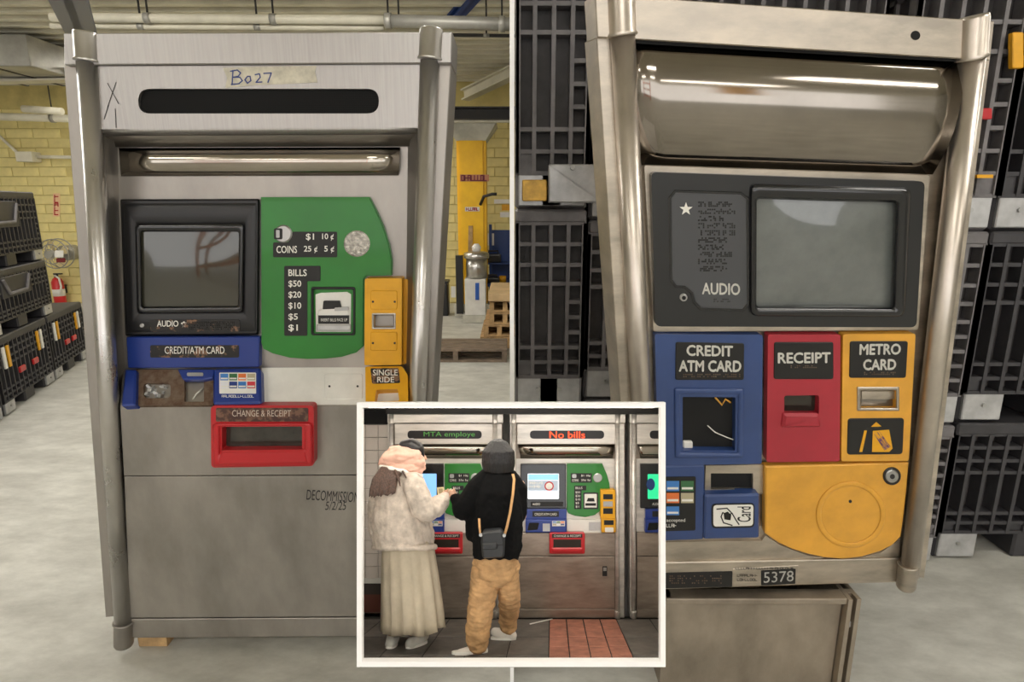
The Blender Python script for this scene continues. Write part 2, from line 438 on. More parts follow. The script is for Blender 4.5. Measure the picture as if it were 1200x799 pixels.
beam('roof_beam', 'cream roof beam crossing above the crates', -40, 92, 100, 88, 7.0, .12, .16, cream)
beam('roof_beam', 'blue-grey slanting roof beam above the machine corner', 70, -30, 98, 45, 3.6, .1, .2, mat('bluegrey_steel', (120, 124, 138), .5), True, 5.4)
beam('roof_beam', 'pale slanting roof brace near the yellow column', 545, 112, 640, 66, 8.6, .14, .14, cream, True, 7.4)
beam('roof_beam', 'short blue roof brace beside the round lamp', 530, 24, 560, -10, 6.0, .08, .1, bluemet, True, 5.6)
A = at_y(0, 40, 6.4); B = at_y(36, 78, 6.4)
t = thing('air_duct', 'grey rectangular air duct under the deck above the crates', 'duct', A)
box('duct_body', A.x - 1.2, 6.4, B.z, B.x, 7.4, A.z, pipe_g, t, bev=.01)
for k in (.15, .5, .85): box('duct_strap', A.x - 1.2 + k * 1.2, 6.385, B.z - .006, A.x - 1.16 + k * 1.2, 7.41, A.z + .006, darkst, t)
box('duct_hanger', A.x - .3, 6.8, A.z, A.x - .26, 6.84, CZ, darkst, t)

# orange rack out of view, added to give the polished hoods something to mirror
orange = mat('orange_rack_paint', (226, 110, 30), .5)
t = thing('reflection_rack', 'empty orange rack added out of view across the hall, for the polished hoods to mirror', 'rack', (-2.6, -5.4, 0))
for x in (-4.2, -1.2):
    for y in (-5.8, -5.0): box('upright', x - .05, y - .04, 0, x + .05, y + .04, 2.6, orange, t)
for z in (.4, 1.3, 2.2):
    for y in (-5.8, -5.0): box('beam', -4.2, y - .03, z, -1.2, y + .03, z + .12, orange, t)
    box('shelf_board', -4.15, -5.8, z + .12, -1.25, -5.0, z + .14, wood, t)

# ------------------------------------------------------------------ yellow column and what stands round it
cb = floor_at(555, 371); CYC = cb.y + .2
t = thing('column', 'bright yellow painted column with a flared pale concrete head', 'column', (cb.x, CYC, 0))
x0, x1 = at_y(536, 250, cb.y).x, at_y(570, 250, cb.y).x; xc = (x0 + x1) / 2; hw = (x1 - x0) / 2
zt = zat(xc, cb.y, 165); zc = zat(xc, cb.y, 145)
bm = bmesh.new(); bx(bm, x0, cb.y, .17, x1, cb.y + 2 * hw, zt); bmesh.ops.bevel(bm, geom=[e for e in bm.edges if abs(e.verts[0].co.z - e.verts[1].co.z) > 1], offset=.04, segments=2, affect='EDGES'); shaft = finish('shaft', bm, yelcol, t)
box('plinth', x0 - .06, cb.y - .06, 0, x1 + .1, cb.y + 2 * hw + .06, .17, concrete_l, t, bev=.01)
bm = bmesh.new(); yc = cb.y + hw
a = [bm.verts.new((xc + sx * hw, yc + sy * hw, zt)) for sx, sy in ((-1, -1), (1, -1), (1, 1), (-1, 1))]
b = [bm.verts.new((xc + sx * hw * 1.75, yc + sy * hw * 1.75, zc)) for sx, sy in ((-1, -1), (1, -1), (1, 1), (-1, 1))]
for i in range(4): bm.faces.new((a[i], a[(i + 1) % 4], b[(i + 1) % 4], b[i]))
bm.faces.new(a); bm.faces.new(b); finish('capital', bm, concrete_l, t)
cpl = Plane((0, cb.y - .003, 0), (0, -1, 0))
s = slab('sticker', cpl, rr(539, 205, 573, 213), .004, 0, mat('mauve_print', (196, 130, 96), .6), t)
scribble(cpl, 541, 206, 571, 212, .006, mat('maroon_print', (120, 40, 60), .6), s, 8, 1.3)
s = slab('sticker', cpl, rr(545, 243, 562, 248), .004, 0, whitep, t)
scribble(cpl, 546.5, 244, 561, 247, .006, red, s, 6, .8)
slab('wooden_stick', cpl, [(549, 265), (554, 265), (553, 330), (548, 330)], .03, .004, wood, t)
hk = at_y(563, 240, cb.y); tube('hook', [hk, hk + Vector((.05, -.1, .1)), hk + Vector((.16, -.14, .13)), hk + Vector((.22, -.14, .13))], .02, darkst, t, 8)
# steel drink urn on a stand
ub = floor_at(557, 366); uy = cb.y - .35
ax = at_y(558, 340, uy).x; zu = lambda py: zat(ax, uy, py)
t = thing('drink_dispenser', 'tall stainless drink urn with a blue label in front of yellow column', 'dispenser', (ax, uy, 0))
box('stand', ax - .17, uy - .14, 0, ax + .17, uy + .14, .1, concrete_l, t, bev=.01)
box('lower_case', ax - .14, uy - .13, .1, ax + .13, uy + .13, zu(326), whitep, t, bev=.015)
tube('tank', [(ax + .01, uy, zu(326)), (ax + .01, uy, zu(303))], .135, steel_post, t, 24)
tube('lid', [(ax + .01, uy, zu(303)), (ax + .01, uy, zu(301)), (ax + .01, uy, zu(297)), (ax + .01, uy, zu(295))], [.16, .165, .16, .1], steel_post, t, 24)
tube('lid_knob', [(ax + .01, uy, zu(295)), (ax + .01, uy, zu(290)), (ax + .01, uy, zu(286))], [.05, .06, .03], whitep, t, 12)
upl = Plane((0, uy - .131, 0), (0, -1, 0)); slab('blue_label', upl, rr(557, 332, 561.5, 352), .004, 0, mat('label_blue', (40, 92, 180), .5), t)
box('back_panel', ax - .26, uy - .02, .1, ax - .17, uy + .12, zu(300), black, t)
# black waste bin
wb_ = floor_at(528, 369); bxn = wb_.x - .1; byn = wb_.y - .12
t = thing('waste_bin', 'slim black waste bin with a white notice beside yellow column', 'bin', (bxn, byn, 0))
zb = zat(bxn, byn, 333)
box('bin_body', bxn - .085, byn, 0, bxn + .085, byn + .2, zb, black, t, bev=.02)
box('bin_lid', bxn - .095, byn - .01, zb, bxn + .095, byn + .21, zb + .04, black, t, bev=.012)
slab('notice', Plane((0, byn - .002, 0), (0, -1, 0)), rr(528.5, 336, 534, 349), .004, 0, whitep, t)
# workbench with tool cabinet and clutter
wy = 8.2; xa = at_y(571, 330, wy).x; xb = .02
t = thing('workbench', 'blue metal workbench against the yellow wall by the column', 'workbench', (xa, wy, 0))
zt = zat(xa, wy, 333)
box('worktop', xa, wy, zt - .04, xb + 1.0 - 1.0, wy + .6, zt, bluemet, t)
for k in (0, 1): box('drawer', xa + .03, wy - .015, zt - .22 - k * .2, xb - .02, wy + .02, zt - .06 - k * .2, bluemet, t, bev=.006)
box('cabinet_body', xa + .02, wy + .02, .05, xb - .01, wy + .58, zt - .04, bluemet, t)
for k in (0, 1): box('leg', xa + .02 + k * (xb - xa - .09), wy + .05, 0, xa + .07 + k * (xb - xa - .09), wy + .5, .05, darkst, t)
z2 = zat(xa, wy, 300)
box('shelf', xa, wy + .3, zat(xa, wy, 313), xb, wy + .6, zat(xa, wy, 311), bluemet, t)
for xx in (xa + .01, xb - .05): box('upright', xx, wy + .5, zt, xx + .04, wy + .58, zat(xa, wy, 265), bluemet, t)
box('back_board', xa + .01, wy + .56, zt, xb, wy + .6, zat(xa, wy, 272), bluemet, t)
slab('paper_sheet', Plane((0, wy + .55, 0), (0, -1, 0)), rr(570, 274, 579, 288), .004, 0, whitep, None, origin=at_y(575, 288, wy + .5)); tag(bpy.data.objects['paper_sheet'], 'white paper sheet pinned to the blue bench back', 'paper')
for nm, x_, y_, w_, h_, m_, l_, dy in (('tool_case', 578, 311, .22, .16, black, 'black tool case sitting on the blue bench shelf', .32), ('power_tool', 577, 333, .2, .1, black, 'black power tool lying on the blue worktop', .08), ('tape_roll', 589, 333, .1, .09, yel, 'yellow tape roll lying on the blue worktop', .1)):
    p = at_y(x_, y_, wy + dy)
    zz = zt if nm != 'tool_case' else zat(xa, wy, 311)
    if nm == 'tape_roll': 
        o = tube(nm, [(p.x, p.y + .06, zz), (p.x, p.y + .06, zz + h_)], .05, m_, None, 18, origin=(p.x, p.y, zz)); tag(o, l_, 'tape')
    else:
        t2 = thing(nm, l_, 'tool', (p.x, p.y, zz))
        box('case_body', p.x - w_ / 2, p.y, zz, p.x + w_ / 2, p.y + .14, zz + h_ * .75, m_, t2, bev=.02)
        tube('grip', [(p.x - w_ * .3, p.y + .07, zz + h_ * .74), (p.x - w_ * .3, p.y + .07, zz + h_), (p.x + w_ * .3, p.y + .07, zz + h_), (p.x + w_ * .3, p.y + .07, zz + h_ * .74)], .014, darkst, t2, 8)
# notices on the wall right of the column
wp = Plane((0, WY - .014, 0), (0, -1, 0))
for (a_, b_, c_, d_, m_, l_) in ((579, 234, 597, 239, whitep, 'long white notice strip on the yellow wall'), (588, 240, 597, 247, yel, 'small yellow notice on the yellow wall'), (586, 249, 597, 255, whitep, 'small white notice below the yellow notice')):
    tag(slab('wall_notice', wp, rr(a_, b_, c_, d_), .008, 0, m_, None, origin=wp.at(a_, d_)), l_, 'notice', 'wall notices')
# red writing on the wall above the fan
t = thing('wall_lettering', 'red vertical lettering on yellow wall above the fan', 'sign', wp.at(66, 255))
bk = slab('backing', wp, rr(62, 227, 70, 254, 1), .006, 0, mat('pale_pink', (232, 190, 150), .6), t)
scribble(wp, 64, 229, 68, 253, .008, red, bk, 5, 1.2, 'lettering', True)

# ------------------------------------------------------------------ fan and extinguisher
fy = 8.55
fc = at_y(63, 298, fy); R_ = 17 / F * (fy / CF.y) * .97
t = thing('wall_fan', 'round wire-cage wall fan with pale blades above the crates', 'fan', fc)
for k, (rad, off) in enumerate(((1, 0), (1, .12), (.66, -.05), (.33, -.08))):
    tube('cage_ring', [fc + Vector((math.cos(a) * R_ * rad, off * 1.0, math.sin(a) * R_ * rad)) for a in [2 * math.pi * i / 28 for i in range(29)]], .008, pipe_g, t, 6, cap=False)
for i in range(14):
    a = 2 * math.pi * i / 14
    tube('cage_wire', [fc + Vector((0, -.09, 0)), fc + Vector((math.cos(a) * R_ * .6, -.06, math.sin(a) * R_ * .6)), fc + Vector((math.cos(a) * R_, 0, math.sin(a) * R_))], .004, pipe_g, t, 5)
bl = mat('fan_blade', (214, 196, 150), .5)
for i in range(4):
    a = math.pi / 2 * i + .4; bm = bmesh.new(); pts = []
    for da, rad in ((-.1, .15), (-.42, .85), (.0, .95), (.42, .8), (.15, .15)):
        pts.append(fc + Vector((math.cos(a + da) * R_ * rad, .05 + .06 * da, math.sin(a + da) * R_ * rad)))
    f_ = bm.faces.new([bm.verts.new(p) for p in pts]); r_ = bmesh.ops.extrude_face_region(bm, geom=[f_])
    bmesh.ops.translate(bm, verts=[v for v in r_['geom'] if isinstance(v, bmesh.types.BMVert)], vec=(0, .006, 0)); finish('blade', bm, bl, t)
tube('hub', [fc + Vector((0, -.1, 0)), fc + Vector((0, .12, 0))], .05, pipe_g, t, 14)
tube('motor', [fc + Vector((.05, .12, 0)), fc + Vector((.05, .34, 0))], .11, pipe_g, t, 16)
box('wall_bracket', fc.x - .04, fc.y + .3, fc.z - .05, fc.x + .14, WY, fc.z + .05, pipe_g, t)
slab('name_badge', Plane(fc + Vector((0, -.1, 0)), (0, -1, 0)), rr(64, 294, 74, 302, 1), .01, 0, whitep, t)
slab('warning_badge', Plane(fc + Vector((0, -.1, 0)), (0, -1, 0)), rr(66, 303, 76, 308, 1), .012, 0, mat('maroon', (110, 26, 30), .5), t)
ey = 9.05; e0 = at_y(72, 360, ey); ez = lambda py: zat(e0.x, ey, py); er = 6 / F * (ey / CF.y)
t = thing('fire_extinguisher', 'red fire extinguisher with a white band hanging on yellow wall', 'extinguisher', e0)
tube('cylinder', [(e0.x, ey, ez(360)), (e0.x, ey, ez(358)), (e0.x, ey, ez(331)), (e0.x, ey, ez(327)), (e0.x, ey, ez(325))], [er * .85, er, er, er * .7, er * .3], redpaint, t, 20)
tube('label_band', [(e0.x, ey, ez(347)), (e0.x, ey, ez(339))], er * 1.03, whitep, t, 20)
tube('valve', [(e0.x, ey, ez(325)), (e0.x, ey, ez(321))], er * .35, black, t, 10)
box('handle', e0.x - .03, ey - .02, ez(322), e0.x + .09, ey + .02, ez(320.5), black, t)
tube('hose', [(e0.x, ey - .03, ez(323)), (e0.x + .09, ey - .07, ez(326)), (e0.x + .1, ey - .07, ez(335)), (e0.x + .07, ey - .07, ez(345))], .014, whitep, t, 8)
box('bracket', e0.x - .03, ey + .06, ez(345), e0.x + .03, WY, ez(335), darkst, t)

# ------------------------------------------------------------------ crates
def crate(label, loc, rz, W, D, H, foot=.11, style=0, group='plastic bulk crates', steelfeet=True, mf=None, mb=None, tags=False, cols=None):
    t = thing('bulk_crate', label, 'crate', loc, group); t.rotation_euler = (0, 0, rz)
    mf = mf or cratem; mb = mb or cratec
    def ch(name, bm, m):
        bmesh.ops.recalc_face_normals(bm, faces=bm.faces[:])
        me = bpy.data.meshes.new(name); bm.to_mesh(me); bm.free(); me.materials.append(m)
        o = link(bpy.data.objects.new(name, me)); o.parent = t; return o
    z0 = foot; h = H - foot
    bm = bmesh.new(); bx(bm, .014, .06, z0, W - .014, D - .01, H - .03); ch('core', bm, mb)
    bm = bmesh.new(); bx(bm, 0, 0, H - .05, W, D, H); bmesh.ops.bevel(bm, geom=bm.edges[:], offset=.008, segments=1, affect='EDGES'); ch('rim', bm, mf)
    bm = bmesh.new()
    cell = .072; rb = .0075
    cols = cols or max(3, round(W / cell)); cw = W / cols
    for i in range(cols + 1):
        x = i * cw; tall = not (style == 1 and .25 < i / cols < .6)
        k = .011 if i in (0, cols) else rb
        bx(bm, max(0, x - k), 0, z0, min(W, x + k), .062, H - .05)
    vs_ = [0, .1, .2, .62, .74, .87, 1]
    for v in vs_:
        z = z0 + v * (h - .05); bx(bm, 0, .004, z - rb, W, .062, z + rb)
    for i in (cols - 1,):                                    # finer cells down one side
        for v in (.3, .4, .5): z = z0 + v * (h - .05); bx(bm, i * cw, .004, z - rb, W, .062, z + rb)
    if style == 0:
        for i in range(0, cols, 2):
            if i % 4 == 0: bx(bm, i * cw, .012, z0 + .004, (i + 1) * cw, .05, z0 + .1 * h)
    for sx in (-.0, W):                                      # end faces
        s = 1 if sx == 0 else -1
        for v in vs_: z = z0 + v * (h - .05); bx(bm, sx, .01, z - rb, sx + s * .016, D, z + rb)
        for j in range(int(D / .14) + 1): y = min(D - .01, j * .14); bx(bm, sx, y, z0, sx + s * .016, y + .012, H - .05)
    ch('lattice', bm, mf)
    if style == 1:                                           # drop hatch with a folded strap
        bm = bmesh.new(); bx(bm, W * .22, -.006, z0 + .42 * h, W * .66, .02, z0 + .84 * h); bmesh.ops.bevel(bm, geom=bm.edges[:], offset=.004, segments=1, affect='EDGES'); p = ch('hatch', bm, mf)
        bm = bmesh.new()
        for a, b in (((W * .24, .8), (W * .31, .5)), ((W * .31, .5), (W * .57, .5)), ((W * .57, .5), (W * .64, .8))):
            tube('', [(a[0], -.014, z0 + a[1] * h), (b[0], -.014, z0 + b[1] * h)], .012, mf, bm=bm, n=8)
        o = ch('strap', bm, crateb); 
    for i in range(3):
        x = (.0, W / 2 - .09, W - .18)[i]
        bm = bmesh.new(); bx(bm, x, .02, 0, x + .18, D - .02, foot); bmesh.ops.bevel(bm, geom=bm.edges[:], offset=.01, segments=1, affect='EDGES'); ft = ch('foot', bm, mf)
        if steelfeet and i != 1:
            bm = bmesh.new(); bx(bm, x + .01, .005, .012, x + .17, .024, foot - .004); bmesh.ops.bevel(bm, geom=bm.edges[:], offset=.004, segments=1, affect='EDGES'); o = ch('foot_plate', bm, galv)
            bm = bmesh.new(); tube('', [(x + .09, .006, foot * .6), (x + .09, -.004, foot * .6)], .009, darkst, bm=bm, n=10); ch('screw', bm, silver)
    if tags:
        for x, m_ in ((.1, whitep), (.17, yel), (W - .24, yel), (W - .17, whitep)):
            bm = bmesh.new(); bx(bm, x, -.006, z0 + .5 * h, x + .035, .004, z0 + .84 * h); ch('stripe', bm, m_)
        for x in (.3, W - .4):
            bm = bmesh.new(); bx(bm, x, -.014, z0 + .32 * h, x + .1, .004, z0 + .42 * h); bmesh.ops.bevel(bm, geom=bm.edges[:], offset=.006, segments=1, affect='EDGES'); ch('latch', bm, red)
    return t
# left bay: a row that recedes along the left, two more stacked on it
P0 = floor_at(9, 489); P2 = floor_at(101, 421.5); u = (P2 - P0); u.z = 0; Lr = u.length; u.normalize(); rz = math.atan2(u.y, u.x)
P1 = floor_at(63, 447); s1 = (P1 - P0).dot(u)
H1 = zat(P0.x, P0.y, 400)
lo = [(P0 - u * (s1 + .03), s1, 'black folding crate in the low row, end nearest the open floor'), (P0, s1, 'black folding crate with stripes and red latches, directly under the tall stack'), (P0 + u * (s1 + .02), Lr - s1 + .1, 'black folding crate at the far end of the low row by the fire extinguisher')]
for p, W_, l_ in lo: crate(l_, (p.x, p.y, 0), rz, W_ - .01, .95, H1, .1, 0, 'black crates along the left wall', tags=True)
se = 0.0
while proj(P0 + u * se + Vector((0, 0, 1.5)))[0] < 41: se += .01
pu = P0 + u * (se - 1.15); pe = P0 + u * se
za = H1; zb_ = zat(pe.x, pe.y, 305); zc_ = zat(pe.x, pe.y, 226)
crate('black folding crate with a strap hatch, lower of the two stacked on the low row', (pu.x, pu.y, za), rz, 1.15, .95, zb_ - za, .1, 1, 'black crates along the left wall')
crate('black folding crate with a strap hatch, topmost of the stack below the conduit box', (pu.x, pu.y, zb_ + .002), rz, 1.15, .95, zc_ - zb_, .1, 1, 'black crates along the left wall')

# pallets in front of the column
def pallet(label, x, y, z, L_, D_, m, group=None, rz=0, nb=7):
    t = thing('wooden_pallet', label, 'pallet', (x, y, z), group); t.rotation_euler = (0, 0, rz)
    def ch(name, *a, k=.004):
        bm = bmesh.new(); bx(bm, *a); me = bpy.data.meshes.new(name); bmesh.ops.recalc_face_normals(bm, faces=bm.faces[:]); bm.to_mesh(me); bm.free(); me.materials.append(m)
        o = link(bpy.data.objects.new(name, me)); o.parent = t
    for i in range(nb):
        w_ = D_ / nb; ch('deck_board', 0, i * w_ + .012, .105, L_, (i + 1) * w_ - .012, .125)
    for i in range(3):
        yy = (.0, D_ / 2 - .05, D_ - .1)[i]; ch('bottom_board', 0, yy, 0, L_, yy + .1, .02)
    for i in range(3):
        xx = (.0, L_ / 2 - .025, L_ - .05)[i]; ch('stringer', xx, 0, .02, xx + .05, D_, .105)
    return t
fp = floor_at(500, 425)
pallet('weathered grey pallet lying flat on the floor by the machine', -1.05, fp.y, 0, 1.0, .52, wood_g, None, 0, 5)
sp = floor_at(566, 411); zp = 0
for i, nm in enumerate(('bottom pale wooden pallet of the stack before the workbench', 'second pale wooden pallet up in the stack before the workbench', 'third pale wooden pallet up in the stack before the workbench', 'fourth pale wooden pallet up in the stack before the workbench', 'top pale wooden pallet of the stack, carrying flat boards')):
    if i < 4: pallet(nm, -.30 + (.06 if i > 1 else 0) - (.04 if i == 0 else 0), 6.2 + .02 * i, zp, .95 - .62, 1.0, wood, 'stacked pale pallets'); zp += .128
bd = box('cardboard_sheet', -.25, 6.2, zp, .0, 7.15, zp + .075, mat('cardboard', (206, 176, 132), .8, 0, .08, 6), None, origin=(-.12, 6.4, zp)); tag(bd, 'brown cardboard slab lying on the pale pallet stack', 'cardboard')

# ------------------------------------------------------------------ white partition seen end-on between the bays
pz = 2.6
t = thing('partition_panel', 'thin white partition board standing end-on between the two bays', 'partition', (0, 1.6, 0))
box('board', -.0058, 1.6, 0.02, .0058, 2.05, pz, frame_w, t)
box('foot', -.005, 1.62, 0, .005, 2.03, .02, frame_w, t)

# ------------------------------------------------------------------ right bay: wall of crates
CY = 2.28
def stack(x0, x1, levels, names, grp, mf, mb, style, dy=0.0, **kw):
    for (za, zb2), nm, sl in zip(levels, names, style):
        crate(nm, (x0, CY + dy, za), 0, x1 - x0, .9, zb2 - za, .13, sl, grp, True, mf, mb, **kw)
X = lambda px, py: at_y(px, py, CY).x
G = 'grey crates stacked behind the card machine'
za_ = lambda px, py: zat(X(px, py), CY, py)
xa, xb = X(604.5, 240), X(688, 240)
lv = [(0.0, .70), (.702, za_(650, 246)), (za_(650, 245.8), za_(650, 246) + .95)]
stack(xa, xb, lv, ['dark grey lattice crate at the bottom of the narrow stack by the partition', 'dark grey lattice crate in the middle of the narrow stack by the partition', 'dark grey lattice crate on top of the narrow stack by the partition'], G, crateb, cratec, (0, 0, 0), cols=4)
xa, xb = X(692, 240), X(1020, 240)
stack(xa, xb, [(0, .72), (.722, 1.44), (1.442, 2.4)], ['dark grey crate at the bottom of the stack straight behind the card machine', 'dark grey crate halfway up the stack straight behind the card machine', 'dark grey crate on top of the stack straight behind the card machine'], G, crateb, cratec, (0, 1, 0), dy=.04)
xa, xb = X(1024, 400), 1.8
l3 = [(0, za_(1150, 500)), (za_(1150, 499.5), za_(1150, 272)), (za_(1150, 271.5), za_(1150, 272) + .98)]
stack(xa, xb, l3, ['dark grey lattice crate at the bottom, beside the card machine foot', 'dark grey lattice crate in the middle of the stack beside the card machine post', 'dark grey lattice crate on top of the stack beside the card machine post'], G, crateb, cratec, (0, 1, 0))
stack(1.83, 2.7, l3, ['black lattice crate at the bottom of the outermost stack', 'black lattice crate in the middle of the outermost stack', 'black lattice crate on top of the outermost stack'], G, cratem, cratec, (0, 0, 0), dy=.03)
# small coloured clips caught in the crates
kp = Plane((0, CY - .012, 0), (0, -1, 0))
tag(slab('yellow_clip', kp, rr(1187, 38, 1200, 80, 2), .02, 0, yel, None, 1, origin=kp.at(1193, 80)), 'yellow plastic clip on the top crate beside the card machine', 'clip')
tag(slab('red_clip', kp, rr(1151, 127, 1163, 140, 2), .02, 0, red, None, 1, origin=kp.at(1157, 140)), 'red plastic clip on the top crate beside the card machine', 'clip')
tag(slab('yellow_strip', kp, rr(1145, 205, 1164, 209), .01, 0, yel, None, origin=kp.at(1150, 209)), 'thin yellow strip on the crate beside the card machine', 'strip')
tag(slab('brass_plate', kp, rr(612, 211, 641, 236, 2), .012, 0, mat('brass', (214, 168, 74), .4, .3, .15, 20), None, 1, origin=kp.at(625, 236)), 'brass-coloured plate in the crate gap by the partition', 'plate')
t = thing('steel_block', 'galvanised steel block resting between two narrow crates', 'block', kp.at(670, 238))
slab('block_face', kp, rr(643, 193, 706, 238, 1), .03, -.005, galv, t, 1.5)
slab('screw', kp, circ(671, 197, 3), .035, .03, silver, t, .8)

# ------------------------------------------------------------------ vending machine in the left bay
def cabinet(name, pl, quad, d1, depth, shrink, m, parent):
    """tapered steel housing behind the front"""
    bm = bmesh.new(); f = [pl.at(x, y, d1) for x, y in quad]; c = sum(f, Vector()) / 4
    b = []
    for p in f:
        v = p - c; b.append(p - pl.N * depth - Vector((v.x, v.y, 0)).normalized() * shrink)
    F1 = [bm.verts.new(p) for p in f]; B1 = [bm.verts.new(p) for p in b]
    bm.faces.new(F1); bm.faces.new(B1)
    for i in range(4): bm.faces.new((F1[i], F1[(i + 1) % 4], B1[(i + 1) % 4], B1[i]))
    return finish(name, bm, m, parent)
def post(pl, a, b, r, d, m, parent, name='post'):
    return tube(name, [pl.at(a[0], a[1], d), pl.at(b[0], b[1], d)], r, m, parent, 20)
def capcyl(name, pl, a, b, r, d, m, parent, fl=1.12):
    A = pl.at(a[0], a[1], d); B = pl.at(b[0], b[1], d)
    return tube(name, [A, A.lerp(B, .06), A.lerp(B, .9), A.lerp(B, .96), B], [r * .92, r, r, r * fl, r * fl * .94], m, parent, 22)
def cardrow(pl, x0, y0, x1, y1, nx, ny, d, parent):
    cols_ = [(70, 130, 200), (60, 110, 70), (226, 120, 60), (180, 170, 140), (230, 230, 235), (40, 60, 130), (60, 120, 190), (200, 60, 70)]
    for i in range(ny):
        for j in range(nx):
            a = x0 + (x1 - x0) * j / nx; b = y0 + (y1 - y0) * i / ny; w_ = (x1 - x0) / nx; h_ = (y1 - y0) / ny
            k = (i * nx + j) % 8; nm = 'card_print_%d' % k
            m = MATS.get(nm) or mat(nm, cols_[k], .5)
            e = slab('card_logo', pl, rr(a + w_ * .06, b + h_ * .08, a + w_ * .94, b + h_ * .92), d + .0006, d, m, parent)
            slab('card_stripe', pl, rr(a + w_ * .12, b + h_ * .6, a + w_ * .88, b + h_ * .78), d + .001, d + .0006, white, e)

P1 = Plane((-1.3492, 1.7588, .06), (.00732, -.99981, -.01788))
M1 = thing('ticket_vending_machine', 'tall stainless ticket machine with green, blue, red and yellow panels on wooden blocks', 'vending machine', P1.at(314, 747, -.2))
RD = -.085
R1 = P1.off(RD)
cabinet('cabinet', P1, [(96, 70), (512, 70), (484, 690), (140, 690)], RD - .03, .3, .05, steel_low, M1)
# head rail and corner caps
slab('head_rail', P1, [(74, 39), (530, 38), (529, 74.5), (75, 76.5)], .012, -.16, steel, M1, 1.2)
# sign panel with its long slot; lower edge rolls back
slot = rr(162, 104.5, 444, 133.5, 14, 6)
sg = plate('sign_panel', P1, [(112, 78), (494, 76), (491, 150), (115, 152)], [slot], 0, -.02, steel, M1)
loft('sign_panel_roll', P1, [(115, 151.5, 0), (115.3, 155, -.003), (115.7, 158, -.012), (116, 160, -.028)], [(491, 149.5, 0), (490.8, 153, -.003), (490.5, 156, -.012), (490, 158, -.028)], steel, M1)
def mesh_mat():
    m = bpy.data.materials.new('sign_mesh'); m.use_nodes = True; nt = m.node_tree; b = nt.nodes['Principled BSDF']; L = nt.links.new
    tc = nt.nodes.new('ShaderNodeTexCoord'); v = nt.nodes.new('ShaderNodeTexVoronoi'); v.inputs['Scale'].default_value = 170; v.inputs['Randomness'].default_value = 0
    L(tc.outputs['Object'], v.inputs['Vector']); cr = nt.nodes.new('ShaderNodeValToRGB'); L(v.outputs['Distance'], cr.inputs[0])
    cr.color_ramp.elements[0].color = (.004, .004, .004, 1); cr.color_ramp.elements[1].color = (.012, .012, .012, 1); b.inputs['Specular IOR Level'].default_value = .1; cr.color_ramp.elements[1].position = .5
    L(cr.outputs[0], b.inputs['Base Color']); b.inputs['Roughness'].default_value = .6; return m
slab('display_mesh', P1, inset(slot, -1), -.012, -.02, mesh_mat(), M1)
tp = slab('paper_tape', P1, [(261, 80), (300, 78.5), (371, 77.5), (369, 84), (372, 97), (330, 99), (300, 100), (264, 103.5), (266, 92)], .0015, 0, tape, M1)
strokes('handwriting', P1, [[(273, 83), (272, 99)], [(270, 84), (278, 82.5), (282, 86), (279, 90), (273, 91)], [(273, 91), (281, 91), (284, 95), (280, 98.5), (271, 99.5)],
        [(290, 90), (287, 94), (290, 98), (294, 95), (293, 90), (290, 90)], [(299, 88), (304, 87), (305, 91), (300, 97), (307, 96.5)], [(309, 86.5), (318, 86), (314, 97)]], 1.5, .0022, ink, tp)
strokes('scratched_x', P1, [[(126, 98), (139, 122)], [(136, 97), (126, 126)], [(127, 124), (122, 140)], [(135, 128), (136, 150)]], .9, .0008, inkk, sg)
# hood: shadowed underside, chrome roll, recess panel
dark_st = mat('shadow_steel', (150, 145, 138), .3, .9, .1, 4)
loft('hood_underside', P1, [(116, 159.5, -.028), (118, 166, -.07), (120, 173, -.075)], [(490, 157.5, -.028), (487, 164, -.07), (484, 172, -.075)], dark_st, M1)
loft('chrome_roll', P1, [(139, 174, -.078), (139.5, 179, -.066), (140, 186, -.06), (140.5, 193, -.06), (141, 200, -.066), (141.8, 207, -.08)], [(469, 173, -.078), (468.5, 178, -.066), (468, 185, -.06), (467.8, 192, -.06), (467.4, 199, -.066), (467, 206, -.08)], mirror_dk, M1)
slab('recess_panel', P1, [(132, 166), (480, 164), (476, 432), (143, 434)], RD, RD - .02, steel_h, M1)
jm = loft('jamb', P1, [(112, 152, 0), (120, 300, 0), (129, 476, 0)], [(138, 160, RD), (141, 300, RD), (146, 434, RD)], steel_h, M1, 2, False)
loft('jamb', P1, [(478, 160, RD), (476.5, 300, RD), (474, 434, RD)], [(493, 150, 0), (491, 300, 0), (488, 476, 0)], steel_h, M1, 2, False)
# posts and side plates
slab('side_plate', P1, [(74.5, 78), (95, 78), (141, 722), (123.5, 724)], -.012, -.2, steel_h, M1, 1)
slab('side_plate', P1, [(508, 76), (528.5, 76), (493, 718), (478, 720)], -.012, -.2, steel_h, M1, 1)
pr = .0265
post(P1, (102.5, 74), (145, 736), pr, .0, steel_post, M1); post(P1, (503.5, 72), (480, 733), pr, .0, steel_post, M1)
capcyl('corner_cap', P1, (101, 38), (103, 73), .0315, .004, steel_post, M1); capcyl('corner_cap', P1, (506, 34), (504, 71), .0315, .004, steel_post, M1)
capcyl('post_foot', P1, (145, 756), (145, 728), .030, .0, steel_h, M1); capcyl('post_foot', P1, (479, 753), (479, 726), .030, .0, steel_h, M1)
